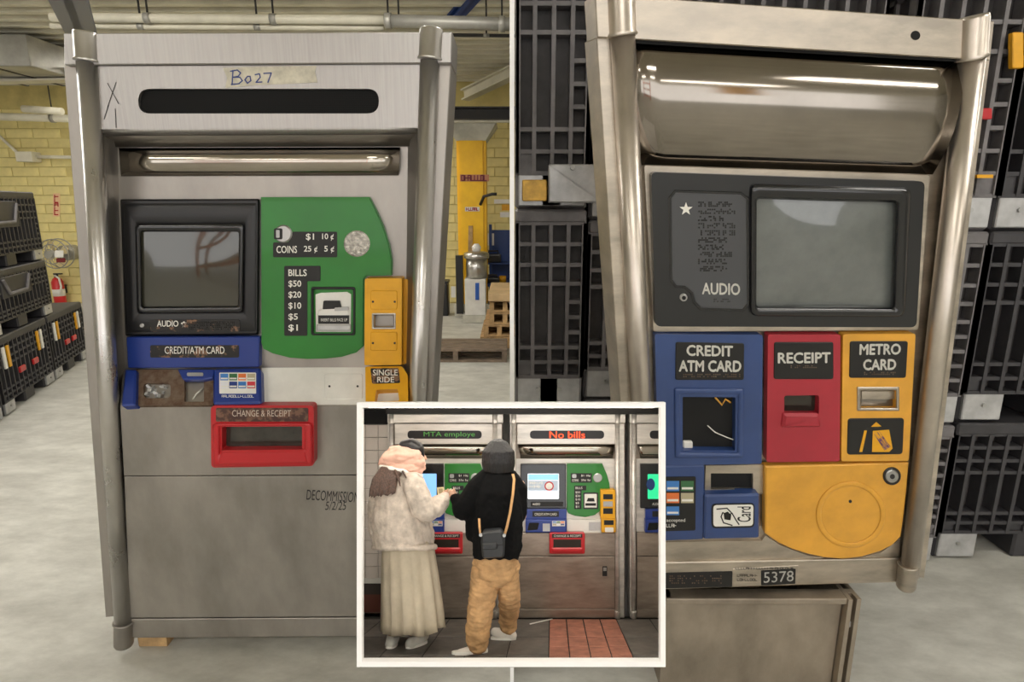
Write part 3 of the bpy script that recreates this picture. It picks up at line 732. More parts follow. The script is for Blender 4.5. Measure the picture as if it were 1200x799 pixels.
# front: ledge, lower panels, kick strip
L1 = Plane.from3(P1.at(146, 433, RD), P1.at(474, 433, RD), P1.at(144, 476, .0))
slab('ledge', L1, [(144, 432), (476, 432), (482, 476), (141, 476)], .0, -.02, steel_h, M1)
slab('upper_door', P1, [(140.5, 476.5), (489, 475.5), (486, 556.5), (145, 558)], .0, -.03, steel_low, M1, .6)
dr = slab('lower_door', P1, [(145.3, 559), (486, 557.5), (479.5, 722.5), (152, 724.5)], .0, -.03, steel_low, M1, .6)
slab('kick_strip', P1, [(152, 726), (479, 724), (478, 745.5), (153, 748)], .0, -.03, steel_low, M1, .6)
text('DECOMMISSIONED', [(359, 574), (432, 578), (431, 590), (359, 586)], P1, .001, inkk, dr, 'handwriting', shear=.15)
text('5/2/25', (381, 588, 406, 598), P1, .001, inkk, dr, 'handwriting', shear=.2)
# black screen unit
su = ring('screen_unit', R1, rq([(141, 234), (304, 233.5), (303, 393), (147, 394)], 2), rq([(164, 270), (281, 270), (280, 360), (165, 361)], 2), .022, 0, .004, black, M1)
slab('screen_face', R1, rq([(143, 236), (302, 235.5), (301, 391), (149, 392)], 2), .018, 0, black, su)
ring('screen_bezel', R1, rq([(158, 262), (286, 262), (284.5, 367), (160.5, 368)], 5), rq([(165, 272), (280, 272), (279, 359), (166.5, 360)], 3), .030, .018, .02, blackg, su)
bulge('screen_glass', R1, [(163, 270), (282, 270), (281, 361), (164.5, 362)], .0185, .006, glassd, su)
al = slab('audio_label', R1, rr(176, 375, 281, 389, 3), .0235, .018, lab_worn, su)
text('AUDIO', (184, 376, 209, 383.2), R1, .0242, white, al, bold=.01); dots('braille', R1, 221, 377, 277, 387, 5, 30, .7, .0236, lab, al, .6)
text('*', (212, 377, 219, 385), R1, .0242, white, al, bold=.06)
slab('audio_jack', R1, circ(166, 382, 2.6), .024, .018, silver, su, .6)
bb = slab('credit_panel', R1, rq([(147.5, 395.5), (304, 395), (303.5, 431), (149.5, 432)], 2), .022, 0, blue, M1, 1)
cl_ = slab('credit_label', R1, rr(176, 405, 280, 419.5, 2), .0235, .02, lab_worn, bb)
text('CREDIT/ATM CARD', (193, 406.5, 263, 415), R1, .0245, white, cl_, bold=0)
# card reader row on the ledge
slab('reader_cheek', L1, rq([(146, 433), (159, 433), (158, 475), (141.5, 476)], 2), .03, 0, blue, M1, 2)
br = plate('reader_bracket', L1, [(159, 433.5), (250, 433.5), (250, 475), (158, 475.5)], [rr(168, 449, 200, 467, 6), rr(216, 445, 239, 471, 1)], .012, -.03, rust, M1)
slab('reader_well', L1, rr(160, 438, 249, 474), -.012, -.02, void, br)
bm = bmesh.new()
for i in range(26):
    x = random.uniform(171, 197); y = random.uniform(452, 466); p = L1.at(x, y, random.uniform(-.01, .01)); s_ = random.uniform(.004, .009)
    bx(bm, -s_, -s_ * .6, -s_ * .6, s_, s_ * .6, s_ * .6, Matrix.Translation(p) @ Matrix.Rotation(random.random() * 3, 4, 'X') @ Matrix.Rotation(random.random() * 3, 4, 'Z'))
o = finish('connector_scraps', bm, galv, br); o['kind'] = 'stuff'
tube('loose_wire', [L1.at(225, 470, -.005), L1.at(230, 462, .012), L1.at(238, 455, .002)], .0022, white, br, 6)
slab('reader_hood', L1, rq([(208, 433), (251, 433), (249, 443), (238, 445), (214, 445)], 1), .028, .01, blue, M1, 1)
slab('reader_slot', L1, rr(219, 437, 238, 441, 1.5), .03, .027, galv, bpy.data.objects['reader_hood'])
cb_ = slab('card_sign_block', L1, rq([(250, 432), (305, 431), (306, 473), (249, 474)], 4), .034, 0, blue, M1, 2.5)
cs = slab('card_sign', L1, rr(257, 437, 300, 461.5, 1), .0355, .034, whitep, cb_)
cardrow(L1, 257.5, 437.5, 299.5, 456, 4, 2, .0357, cs)
scribble(L1, 260, 463.5, 298, 466, .0352, white, cb_, 14, .5)
slab('white_ledge_plate', L1, [(306, 431), (430, 430), (431, 474), (307, 475)], .004, 0, whitep, M1, .5)
cp = slab('cover_plate', L1, rr(380, 438, 425, 468, 3), .0065, .004, whitep, M1, .8)
for x in (386, 419): slab('screw', L1, circ(x, 453, 1.3, n=10), .0075, .0065, inkk, cp)
# green payment panel
gout = rq([(307, 232.5), (432, 232.5)], 0) + [(440, 248), (448, 266), (455, 288), (458, 305), (458, 322)] + [(429, 322.5), (425.5, 327), (425, 405), (417, 412), (400, 417), (382, 419), (360, 419.5), (340, 418), (320, 413), (310, 408), (308, 402)]
slot_b = rr(367, 338.5, 415, 392, 2)
gp = plate('green_panel', R1, gout, [slot_b], .022, 0, green, M1)
slab('green_panel_lip', R1, inset(gout, -.8), .016, 0, green, gp)
cc = slab('coin_label', R1, rq([(343, 272), (395, 272), (395, 302), (320, 302), (320, 284.5), (338, 284.5)], 1.5, 2), .0235, .022, lab_worn, gp)
cc.data.materials[0] = lab
for s_, b_ in (('$1', (358.5, 274, 368, 282.5)), ('10 ¢', (377.5, 274, 391, 282.5)), ('COINS', (324, 288.5, 348, 297)), ('25 ¢', (356, 288.5, 372, 297)), ('5 ¢', (380, 288.5, 391.5, 297))): text(s_, b_, R1, .0242, white, cc, bold=.012)
cn = slab('coin_slot', R1, circ(331.5, 274.5, 10.5), .027, .022, silver, gp, 1.5)
slab('slot_mouth', R1, rr(321, 268, 331, 281, 2), .0275, .02, lab, cn); slab('coin_gate', R1, rr(323.5, 270, 327.5, 279, 1), .0285, .0275, galv, cn)
slab('coin_dish', R1, circ(418, 286, 15.5), .025, .022, dimple, gp, 1.5)
bl_ = slab('bills_label', R1, rq([(333, 312), (375.5, 312), (375.5, 330), (360, 330), (360, 394), (333, 394)], 1.5, 2), .0235, .022, lab, gp)
text('BILLS', (338, 316, 359.5, 324), R1, .0242, white, bl_, bold=.015)
for i, s_ in enumerate(('$50', '$20', '$10', '$5', '$1')): text(s_, (338, 329 + i * 12.9, 353 - (4 if i > 2 else 0), 337.5 + i * 12.9), R1, .0242, white, bl_, bold=.015)
ring('acceptor_frame', R1, rr(364.5, 336.5, 416.5, 393.5, 3), rr(368, 340, 413.5, 391, 2), .025, .02, 0, black, gp)
ac = slab('bill_acceptor', R1, rq([(369, 345), (376, 343), (407, 342), (412, 345), (411.5, 390), (369.5, 390)], 1), .017, 0, whitep, M1, 1)
slab('acceptor_nose', R1, rq([(372, 364), (380, 360), (402, 360), (410, 364), (411, 389), (370, 389)], 1), .022, .01, whitep, ac, 2)
slab('bill_mouth', R1, rq([(379, 353), (398, 353), (400, 362), (378, 363)], 1), .0232, .008, lab, ac); slab('mouth_lip', R1, rq([(392, 361), (408, 360), (409, 364), (392, 365)], 1), .0245, .02, silver, ac)
il = slab('insert_label', R1, rr(373, 370, 409, 380), .0232, .02, lab, ac); text('INSERT BILLS FACE UP', (376, 373.5, 407, 377), R1, .0238, white, il)
slab('acceptor_tray', R1, rr(371, 381, 411, 388), .025, .02, galv, ac, 1)
# yellow card unit
yu = plate('yellow_unit', R1, rq([(427.5, 327), (471, 326.5), (470.5, 428), (427, 428.5)], 2), [rr(437, 368, 462.5, 385.5, 1)], .05, 0, yel, M1)
slab('unit_side', R1, [(471, 327.5), (483.5, 328.5), (482.5, 424), (470.5, 428)], .012, 0, yel, yu)
for y0, y1 in ((341, 363), (389.5, 411.5)):
    pl_ = slab('blank_plate', R1, rr(434, y0, 465.5, y1, 2.5), .0525, .05, yel, yu, .8)
    for x in (437, 462.5): slab('screw', R1, circ(x, (y0 + y1) / 2 + 2, 1.3, n=10), .0535, .0525, inkk, pl_)
slab('slot_back', R1, rr(434, 365, 465, 388), .02, .01, steel_h, yu); ring('slot_frame', R1, rr(435.5, 367, 464, 386.5, 1.5), rr(438.5, 370, 461, 383.5, 1), .052, .045, .03, steel_post, yu)
sr = plate('single_ride_unit', L1, rq([(428, 430), (471, 429.5), (478, 440), (478, 473), (428.5, 474)], 2), [rq([(441, 457), (466, 456), (468, 470), (439, 471)], 2)], .045, 0, yel, M1)
sl_ = slab('ride_label', L1, rq([(434, 432), (467, 431.5), (469, 449), (436, 450)], 2), .0465, .045, lab_worn, sr)
text('SINGLE', (437, 433.5, 466, 440.5), L1, .0475, white, sl_, bold=.01); text('RIDE', (442, 442, 462, 448.5), L1, .0475, white, sl_, bold=.01)
slab('ride_chute', L1, rr(438, 454, 470, 473), .015, .01, whitep, sr)
# red change tray
rt_o = rq([(247, 476), (367.5, 475.5), (368, 546.5), (247.5, 548.5)], 5); rt_i = rq([(260, 500.5), (354, 500), (354, 527.5), (260, 528)], 2)
rt = plate('change_tray', P1, rt_o, [rt_i], .034, 0, red, M1)
slab('tray_lip', P1, rq([(257, 529), (358, 528), (362, 544), (254, 546)], 4), .044, .034, red, rt, 2.5)
ring('tray_frame', P1, rq([(249, 496.5), (366, 496), (366.5, 546), (249.5, 548)], 6), rq([(259, 500), (355, 499.5), (355, 528.5), (259, 529)], 2), .042, .034, .01, red, rt)
slab('tray_back', P1, rr(256, 498, 358, 530), .004, 0.001, mat('smoked_cover', (62, 60, 54), .2, .3, .25, 14, coat=.5), rt)
cgl = slab('change_label', P1, rr(253, 478.5, 361, 494.5, 2), .036, .034, mat('label_bronze_worn', (70, 44, 38), .55, 0, 0, 40, c2=(116, 84, 66), thresh=(.42, .52)), rt)
text('CHANGE & RECEIPT', (272, 481, 341, 488.5), P1, .037, mat('worn_white', (196, 180, 166), .6), cgl)
# wooden blocks under it
for (a_, b_, l_) in ((161, 195, 'post standing beside the crate row'), (440, 474, 'post beside the white partition')):
    p = P1.at(a_, 748, -.03); q = P1.at(b_, 748, -.03)
    tag(box('wood_block', p.x, p.y, 0, q.x, p.y + .22, .0585, wood, None, origin=(p.x, p.y, 0), bev=.003), 'short pale wooden block under the ticket machine ' + l_, 'block', 'blocks under the ticket machine')

# ------------------------------------------------------------------ card machine in the right bay
P2 = Plane((.38889, 1.58, .37514), (.07047, -.98445, -.16093))
M2 = thing('card_vending_machine', 'compact steel card machine with polished hood, blue, red and yellow panels, on a steel base', 'vending machine', P2.at(910, 690, -.15))
BZ = -.03
cabinet('cabinet', P2, [(708, 14), (1150, 40), (1074, 655), (756, 662)], BZ - .02, .22, .05, steel2, M2)
slab('front_plate', P2, [(722, 30), (1142, 55), (1072, 682), (752, 690)], BZ, BZ - .03, steel2, M2)
hr = slab('head_rail', P2, [(697, -7), (1166, 25.5), (1161, 71.5), (700, 44)], .012, -.1, steel2, M2, 1.2)
slab('rail_hole', P2, circ(1073, 42, 5.5), .0128, .011, void, hr)
slab('rail_gap', P2, [(742, 47), (1126, 69), (1126, 73), (742, 51)], .0, BZ, void, M2)
LC = [(739, 49, -.012), (739.5, 62, .003), (740, 78, .013), (741, 98, .02), (742, 118, .022), (743.5, 138, .019), (746, 158, .011), (749, 176, -.002), (752, 194, -.02)]
RC = [(1130, 72, -.012), (1130, 84, .003), (1129, 99, .013), (1127, 117, .02), (1123, 136, .022), (1118, 154, .019), (1111, 171, .011), (1103, 188, -.002), (1093, 205, -.02)]
loft('polished_hood', P2, LC, RC, mirror, M2, 12)
# unseen yellow board, added across the hall so the hood shows its reflection
t_ = (861 - 741) / 386; row = lambda i: P2.at(*LC[i]).lerp(P2.at(*RC[i]), t_)
hp = row(3).lerp(row(4), .0); hn = (P2.at(*RC[3]) - P2.at(*LC[3])).cross(row(4) - row(2)).normalized(); hn = hn if hn.dot(CP - hp) > 0 else -hn
rd = (hp - CP).normalized(); rd = rd - hn * 2 * rd.dot(hn); yb = hp + rd * ((-5.6 - hp.y) / rd.y)
ys = thing('reflection_board', 'plain yellow board added out of view across the hall, for the polished hood to mirror', 'board', yb)
YZ = min(2.6, max(1.2, yb.z))
box('board_face', yb.x - .3, -5.62, YZ - .75, yb.x + .3, -5.6, YZ + .35, yel, ys)
for sx in (-.25, .25): tube('hanger_rod', [(yb.x + sx, -5.61, YZ + .35), (yb.x + sx, -5.61, CZ)], .008, darkst, ys, 6)
slab('side_plate', P2, [(699, 44), (722, 45), (757, 680), (741, 684)], -.008, -.14, steel2, M2, 1)
slab('side_plate', P2, [(1140, 70), (1160.5, 71.5), (1083.5, 678), (1068, 677)], -.008, -.14, steel2, M2, 1)
r2 = .0255
post(P2, (729.5, 40), (762, 683), r2, .004, steel2_post, M2); post(P2, (1139, 66), (1065.5, 674), r2, .004, steel2_post, M2)
capcyl('corner_cap', P2, (727, -10), (729, 43), .0285, .006, steel2_post, M2); capcyl('corner_cap', P2, (1141, 19), (1138.5, 70), .0285, .006, steel2_post, M2)
capcyl('post_foot', P2, (763, 700), (761, 668), .027, .004, steel2, M2); capcyl('post_foot', P2, (1061.5, 688), (1064.5, 660), .027, .004, steel2, M2)
# black screen unit with steel surround
so = rq([(754, 193.5), (1090.5, 205), (1077, 388), (765, 390)], 4)
slab('screen_surround', P2, so, -.012, BZ, steel2, M2, 1)
ao = [(763, 202), (1084, 213), (1074, 384), (768, 383)]
S2 = P2.off(-.012)
sc_in = [(887, 233.5), (1050, 238), (1046, 361), (886.5, 360)]
su2 = plate('screen_unit', S2, rq(ao, 7), [rq([(884, 229), (1056, 233), (1051, 366), (883.5, 365)], 5)], .016, 0, blk2, M2)
ring('screen_bezel', S2, rq([(880, 215.5), (1068, 221), (1061, 372), (879.5, 371)], 9), rq(sc_in, 4), .026, .014, .004, blackg, su2)
bulge('screen_glass', S2, [(883, 229), (1054, 233), (1050, 365), (883, 364)], .0015, .015, glassg, su2)
ap = [(786.5, 233), (792, 226), (868, 228.5), (875, 234), (876, 356), (870, 363), (822, 361.5), (815, 354), (812, 343), (803, 335.5), (793, 335), (788, 328)]
au = slab('audio_panel', S2, ap, .019, .016, mat('audio_grey', (70, 71, 74), .45), su2, 1)
slab('panel_rim', S2, inset(ap, -1.8), .0175, .014, blackg, su2, 1)
text('AUDIO', [(823, 332), (867, 333), (867, 346), (823, 345)], S2, .0198, white, au, fat=.35)
star = []
for i in range(10):
    r_ = 8 if i % 2 == 0 else 3.2; a_ = -math.pi / 2 + i * math.pi / 5; star.append((804 + r_ * math.cos(a_), 245.5 + r_ * math.sin(a_)))
slab('star', S2, star, .0198, .019, white, au)
for i in range(10): dots('braille', S2, 818, 236.5 + i * 8.4, 818 + random.choice((46, 40, 34, 44, 30)), 243 + i * 8.4, 3, 17, .9, .019, lab, au, .5)
dots('braille', S2, 836, 350, 856, 355, 2, 10, .7, .019, lab, au, .6)
aj = slab('audio_jack', S2, circ(801.5, 349.5, 4.5), .021, .016, silver, su2, 1); slab('jack_hole', S2, circ(801.5, 349.5, 2.4, n=14), .0215, .02, void, aj)
# blue credit panel
B2 = P2.off(-.022)
win = rq([(800, 465.5), (862, 466), (861.5, 528.5), (800, 528)], 1)
bp_ = plate('credit_panel', B2, rq([(767.5, 392), (894, 393), (892.5, 544), (771, 546)], 3), [win], .022, 0, blue2, M2)
ring('window_bevel', B2, rq([(790, 455), (872, 456), (871, 537), (791, 537)], 3), rq([(799, 464.5), (863, 465), (862.5, 529.5), (799, 529)], 1), .026, .02, -.0, blue2, bp_)
slab('reader_void', B2, rr(795, 460, 868, 533), .002, -.001, void, bp_)
tube('loose_wire', [B2.at(829, 499, .006), B2.at(838, 507, .012), B2.at(852, 513, .008), B2.at(861, 516, .01)], .0016, white, bp_, 6)
tube('loose_wire', [B2.at(838, 466, .01), B2.at(846, 475, .012), B2.at(850, 468, .012), B2.at(856, 472, .01)], .0026, yel2, bp_, 6)
slab('wire_plug', B2, rr(801, 518, 812, 527, 2), .01, .002, whitep, bp_, 1)
l2 = slab('credit_label', B2, rq([(792, 401.5), (872.5, 403), (872, 446), (791.5, 446)], 3), .0245, .022, lab, bp_, .8)
text('CREDIT', [(805, 405), (858.5, 406), (858.5, 418), (805, 417)], B2, .0255, white, l2, fat=.5); text('ATM CARD', [(796, 423), (868.5, 423.5), (868, 436), (796, 435.5)], B2, .0255, white, l2, fat=.5)
dots('braille', B2, 798, 438, 868, 443, 2, 30, .7, .0245, rust, l2, .55)
# red receipt panel
ro = rq([(919, 464), (960, 463.5), (959.5, 486), (919, 486)], 3)
rp_ = plate('receipt_panel', B2, rq([(900, 392.5), (985, 392.5), (984, 541), (898.5, 542)], 3), [ro], .022, 0, red2, M2)
slab('receipt_back', B2, rr(915, 460, 964, 490), .002, -.001, mat('receipt_void', (70, 66, 60), .15, .6), rp_)
slab('receipt_scoop', B2, rq([(919, 486), (960, 486), (964, 502), (917, 502.5)], 2), .032, .02, red2, rp_, 3)
l3_ = slab('receipt_label', B2, rq([(907.5, 401.5), (977, 401.5), (977, 445), (907, 445)], 3), .0245, .022, lab, rp_, .8)
text('RECEIPT', [(912, 414), (973, 413.5), (973, 425.5), (912, 426)], B2, .0255, white, l3_, fat=.5); dots('braille', B2, 926, 428, 960, 432, 2, 14, .7, .0245, rust, l3_, .6)
# yellow card panel
yo = rr(1006, 455, 1052, 480.5, 1)
yp = plate('card_panel', B2, rq([(988, 392), (1073, 391.5), (1065, 540.5), (986, 541)], 3), [yo], .022, 0, yel2, M2)
slab('slot_back', B2, rr(1003, 452, 1056, 484), .002, -.001, dark_st, yp); ring('slot_frame', B2, rr(1004, 453.5, 1054, 482, 1.5), rr(1009, 458, 1050, 478, 1), .025, .018, .006, steel2_post, yp)
slab('slot_flap', B2, rr(1010, 459, 1049, 468), .01, .002, steel2, yp)
l4 = slab('metro_label', B2, rq([(996.5, 400.5), (1064.5, 400.5), (1062, 443.5), (995.5, 443.5)], 3), .0245, .022, lab, yp, .8)
text('METRO', [(1008, 404), (1055.5, 403.5), (1055, 415.5), (1007.5, 416)], B2, .0255, white, l4, fat=.5); text('CARD', [(1012, 422), (1050, 421.5), (1049.5, 433.5), (1012, 434)], B2, .0255, white, l4, fat=.5)
dots('braille', B2, 1010, 436, 1050, 440, 2, 18, .7, .0245, rust, l4, .55)
l5 = slab('card_label', B2, rq([(994, 491), (1060, 490.5), (1058, 533), (993, 533.5)], 4), .0245, .022, lab, yp, .8)
cdp = slab('card_picture', B2, [(1023, 505.5), (1042, 504), (1046, 526), (1042, 530), (1022, 530)], .0252, .0245, yel, l5)
text('MetroCard', [(1024, 509), (1030, 505), (1044, 524), (1037, 529)], B2, .0256, mat('ink_violet', (80, 50, 110), .6), cdp, shear=.1, bold=.02)
slab('arrow', B2, [(1021, 500.5), (1027, 495), (1033, 500), (1029, 500.5)], .0252, .0245, yel, l5); slab('card_edge', B2, [(1013, 505), (1016, 505), (1010.5, 530), (1007, 530)], .0252, .0245, yel, l5)
# lower yellow door
yo2 = [(897, 547), (1065.5, 543), (1063, 575), (1059, 610), (1056, 630), (1046, 640), (1032, 647), (1010, 653.5), (989, 656), (965, 654), (945, 649.5), (928, 644), (913, 637), (897, 626)]
yd = slab('yellow_door', B2, yo2, .022, 0, yel2, M2, 1.5)
ring('door_ring', B2, circ(997, 603.5, 41, 39, 32), circ(997, 603.5, 34.5, 33, 32), .0245, .021, .022, yel2, yd)
slab('door_disc', B2, circ(997, 603.5, 35, 33.5, 32), .0228, .021, yel2, yd, 1); slab('door_pin', B2, circ(996.5, 588, 1.9, n=12), .0234, .0228, inkk, yd)
lk = slab('lock_collar', B2, circ(1046, 559, 10.5), .026, .021, black, yd, 1); l_ = slab('lock_face', B2, circ(1046, 559, 7.6), .029, .025, silver, lk, 1); slab('keyhole', B2, circ(1046, 559, 3.2, n=14), .0296, .028, inkk, l_, .5)
# lower left: accepted cards, slot, contactless block
bf = slab('cards_frame', B2, rq([(771, 547), (826, 545.5), (825, 633), (773, 635)], 3), .022, 0, blue2, M2, 1.5)
cst = slab('cards_sticker', B2, rq([(776, 559.5), (815.5, 559), (815, 622), (777, 623)], 2), .0235, .022, lab, bf)
cardrow(B2, 780, 563, 814, 591, 2, 2, .0236, cst); cardrow(B2, 780, 593, 797, 605, 1, 1, .0236, cst)
text('accepted', (781, 608, 803, 613), B2, .0242, white, cst); scribble(B2, 781, 614.5, 793, 618, .0242, white, cst, 4, .6)
sp_ = plate('slot_plate', B2, [(827, 546), (897, 545), (896, 579), (826, 580)], [rr(833, 555, 882.5, 574, 1)], .006, -.006, steel2, M2)
slab('slot_void', B2, rr(830, 552, 886, 577), -.004, -.008, void, sp_)
bc = slab('contactless_block', B2, rq([(826, 581), (890.5, 579.5), (890, 631.5), (825, 633)], 3), .03, 0, blue2, M2, 2)
stc = slab('card_sticker', B2, rq([(834, 591), (884.5, 590), (884, 618.5), (834, 619.5)], 5), .0315, .03, lab, bc)
si = slab('sticker_face', B2, rq([(836, 592.5), (883, 591.5), (882.5, 616.5), (836, 617.5)], 4), .032, .0314, white, stc)
text('Card', [(864, 612), (864, 594), (880, 594), (880, 612)], B2, .0325, lab, si, bold=.01)
strokes('hand_outline', B2, [[(840, 597), (852, 596), (858, 602), (852, 604), (847, 601), (845, 606), (848, 613), (858, 616)], [(858, 602), (862, 609), (866, 615)]], 1.4, .0325, lab, si)
slab('hand_shape', B2, [(848, 602), (853, 600), (857, 604), (856, 610), (849, 609)], .0326, .032, lab, si)
# lower steel strip with plates
slab('lower_strip', P2, [(765, 636), (893, 634), (897, 628), (914, 639), (945, 651), (989, 657.5), (1032, 648), (1055, 632), (1053, 682), (763, 691)], -.02, BZ, steel2, M2)
slab('strip_bar', P2, [(763, 660), (1054, 655), (1052, 682), (763, 691)], -.012, BZ, steel2, M2, .8)
ts = slab('braille_plate', P2, rq([(776, 672), (858.5, 670), (858, 688), (776, 690)], 1), -.0105, -.012, lab, M2); dots('braille', P2, 784, 674, 846, 685, 4, 26, .7, -.0104, rust, ts, .45)
npz = slab('number_plate', P2, rq([(859, 667), (936, 663), (935, 684), (859, 688)], 1), -.0105, -.012, steel2, M2, .4)
nb_ = slab('number_field', P2, rq([(892, 669), (932.5, 667), (932, 684.5), (892, 686.5)], 1), -.0095, -.0105, lab, npz)
text('5378', [(895, 671), (930, 669), (930, 681.5), (895, 683.5)], P2, -.0088, mat('grey_print', (170, 168, 162), .6), nb_)
scribble(P2, 862, 665.5, 930, 667.5, -.0098, inkk, npz, 22, .5); scribble(P2, 864, 673.5, 888, 676, -.0098, inkk, npz, 8, .5); scribble(P2, 864, 678.5, 888, 681, -.0098, inkk, npz, 8, .5)
# steel base it stands on
q = P2.at(900, 690, -.02)
q.y -= .03
SB = Plane((0, q.y + .0, 0), (0, -1, 0))
tb = thing('support_stand', 'worn steel support stand carrying the compact card machine', 'base', (q.x, q.y + .2, 0))
xl, xr = SB.at(778, 740).x, SB.at(1004, 740).x
ztop = P2.at(900, 690, BZ).z + .006; zrail = zat(.8, q.y, 709)
steelb = mat('stained_steel', (160, 149, 134), .48, .75, .14, 6, (1, 1, .6), rvar=.06)
box('base_panel', xl + .02, q.y + .022, .0, xr - .045, q.y + .04, zrail, steelb, tb)
box('top_rail', xl, q.y, zrail, xr - .042, q.y + .05, ztop - .012, steelb, tb, bev=.003)
box('flange', xr - .042, q.y - .005, 0, xr - .028, q.y + .3, ztop - .012, steelb, tb, bev=.002); box('flange', xr - .014, q.y - .002, 0, xr, q.y + .3, ztop - .012, steelb, tb, bev=.002)
box('channel_back', xr - .03, q.y + .03, 0, xr - .012, q.y + .05, ztop - .012, steelb, tb); box('bolt', xr - .032, q.y + .012, zrail - .09, xr - .012, q.y + .032, zrail - .07, galv, tb, bev=.002)
box('side_panel', xl, q.y + .01, 0, xl + .02, q.y + .3, ztop - .012, steelb, tb); box('back_panel', xl, q.y + .3, 0, xr, q.y + .315, ztop - .012, steelb, tb)

# ------------------------------------------------------------------ framed station display mounted before the partition
ZM = 1.25; ZF = .72 * ZM
I1 = Plane(ptz(600, 400, ZM), -CF)                       # fronts of the small machines
FV = (559 - 400) / F; FC = (725 - 400) / F - FV          # raked floor: vanishes at row 559, meets the machines at row 725
def izfloor(py): return FC * ZM / ((py - 400) / F - FV)
fa, fb, fc_ = ptz(430, 725, ZM), ptz(770, 725, ZM), ptz(600, 775, izfloor(775))
IF = Plane.from3(fa, fb, fc_)
QF = [(418, 472), (780, 472), (780, 782), (418, 782)]
QI = [(424, 478), (774, 478), (774, 776), (424, 776)]
PF = Plane(ptz(600, 400, ZF), -CF)
DC = thing('display_case', 'white-framed display case holding a small station scene, mounted before the partition', 'display case', ptz(600, 782, ZF + .2))
# rim: four boards
for a, b in ((0, 1), (1, 2), (2, 3), (3, 0)):
    slab('rim_board', PF, [QF[a], QF[b], QI[b], QI[a]], 0, -.012, frame_w, DC)
ZB = 1.1 * ZM
def quad3(name, pts, thick, m, parent):
    bm = bmesh.new(); v = [Vector(p) for p in pts]; n = (v[1] - v[0]).cross(v[3] - v[0]).normalized()
    c = sum(v, Vector()) / 4
    ctr = ptz(600, 627, (ZF + ZB) / 2)
    if n.dot(c - ctr) < 0: n = -n
    A = [bm.verts.new(p) for p in v]; B = [bm.verts.new(p + n * thick) for p in v]
    bm.faces.new(A); bm.faces.new(B)
    for i in range(4): bm.faces.new((A[i], A[(i + 1) % 4], B[(i + 1) % 4], B[i]))
    return finish(name, bm, m, parent)
E_ = [(421.5, 475.5), (776.5, 475.5), (776.5, 778.5), (421.5, 778.5)]
casew = mat('case_board_white', (235, 235, 232), .6)
for nm, a, b in (('top_board', 0, 1), ('side_board', 1, 2), ('bottom_board', 2, 3), ('side_board', 3, 0)):
    quad3(nm, [ptz(*E_[a], ZF + .012), ptz(*E_[b], ZF + .012), ptz(*E_[b], ZB), ptz(*E_[a], ZB)], .002, casew, DC)
quad3('back_board', [ptz(x, y, ZB) for x, y in E_], .004, casew, DC)
# bracket to the partition
bk = ptz(600, 640, ZB + .004)
box('bracket_arm', -.012, bk.y, bk.z - .03, .012, 1.6, bk.z + .01, galv, DC)
# strip light under the top board; the second is added to brighten the wall
tubem = mat('strip_tube', (255, 246, 232), .5, emit=TUBE)
for zl, nm in ((ZF + .045, 'slim white strip light just behind the rim of the display case'), (.86 * ZM, 'slim white strip light added out of view to brighten the station wall and small machines')):
    tl = thing('strip_light', nm, 'light', ptz(600, 478, zl), 'strip lights in the display case'); pl_ = Plane(ptz(600, 400, zl), -CF)
    slab('tube', pl_, rr(432, 476.3, 766, 478.2), 0, -.05, tubem, tl)
    slab('tube_tray', pl_, rr(430, 475.8, 768, 476.2), .001, -.052, casew, tl)
# station floor
s_floor = mat('station_grout', (40, 38, 36), .8)
tile_g = mat('grey_floor_tile', (104, 98, 92), .55, 0, .16, 30)
tile_r = mat('red_floor_tile', (176, 116, 96), .6, 0, .14, 40)
tile_w = mat('white_wall_tile', (226, 218, 210), .35, 0, .05, 6)
fl2 = slab('floor', IF, [(421.8, 723), (776.2, 723), (776.4, 780), (421.6, 780)], -.001, -.004, s_floor, None, origin=IF.at(600, 750)); tag(fl2, 'grey and red tiled station floor inside the display case', 'floor', kind='structure')
VPX = 648.0
def fx(x725, y): return VPX + (x725 - VPX) * (y - 559) / (725 - 559)
def tile(x0, x1, y0, y1, m):
    g = .6
    q = [(fx(x0, y0) + g, y0 + g * .5), (fx(x1, y0) - g, y0 + g * .5), (fx(x1, y1) - g, y1 - g * .5), (fx(x0, y1) + g, y1 - g * .5)]
    if max(p[0] for p in q) < 423 or min(p[0] for p in q) > 775: return
    q = [(min(775.8, max(422.2, x)), min(779, y)) for x, y in q]
    slab('tile', IF, q, 0, -.003, m, fl2, .25, .0008)
rows_r = [725.5, 735.8, 746.6, 757.8, 769, 779.5]
cx = [644 + i * 19.5 for i in range(5)]
for a, b in zip(rows_r, rows_r[1:]):
    for i in range(4): tile(cx[i], cx[i + 1], a, b, tile_r)
rows_g = [725.5, 746.6, 768, 779.5]
for a, b in zip(rows_g, rows_g[1:]):
    for k in range(-6, 0): tile(644 + k * 39, 644 + (k + 1) * 39, a, b, tile_g)
    for k in range(0, 3): tile(722 + k * 39, 722 + (k + 1) * 39, a, b, tile_g)
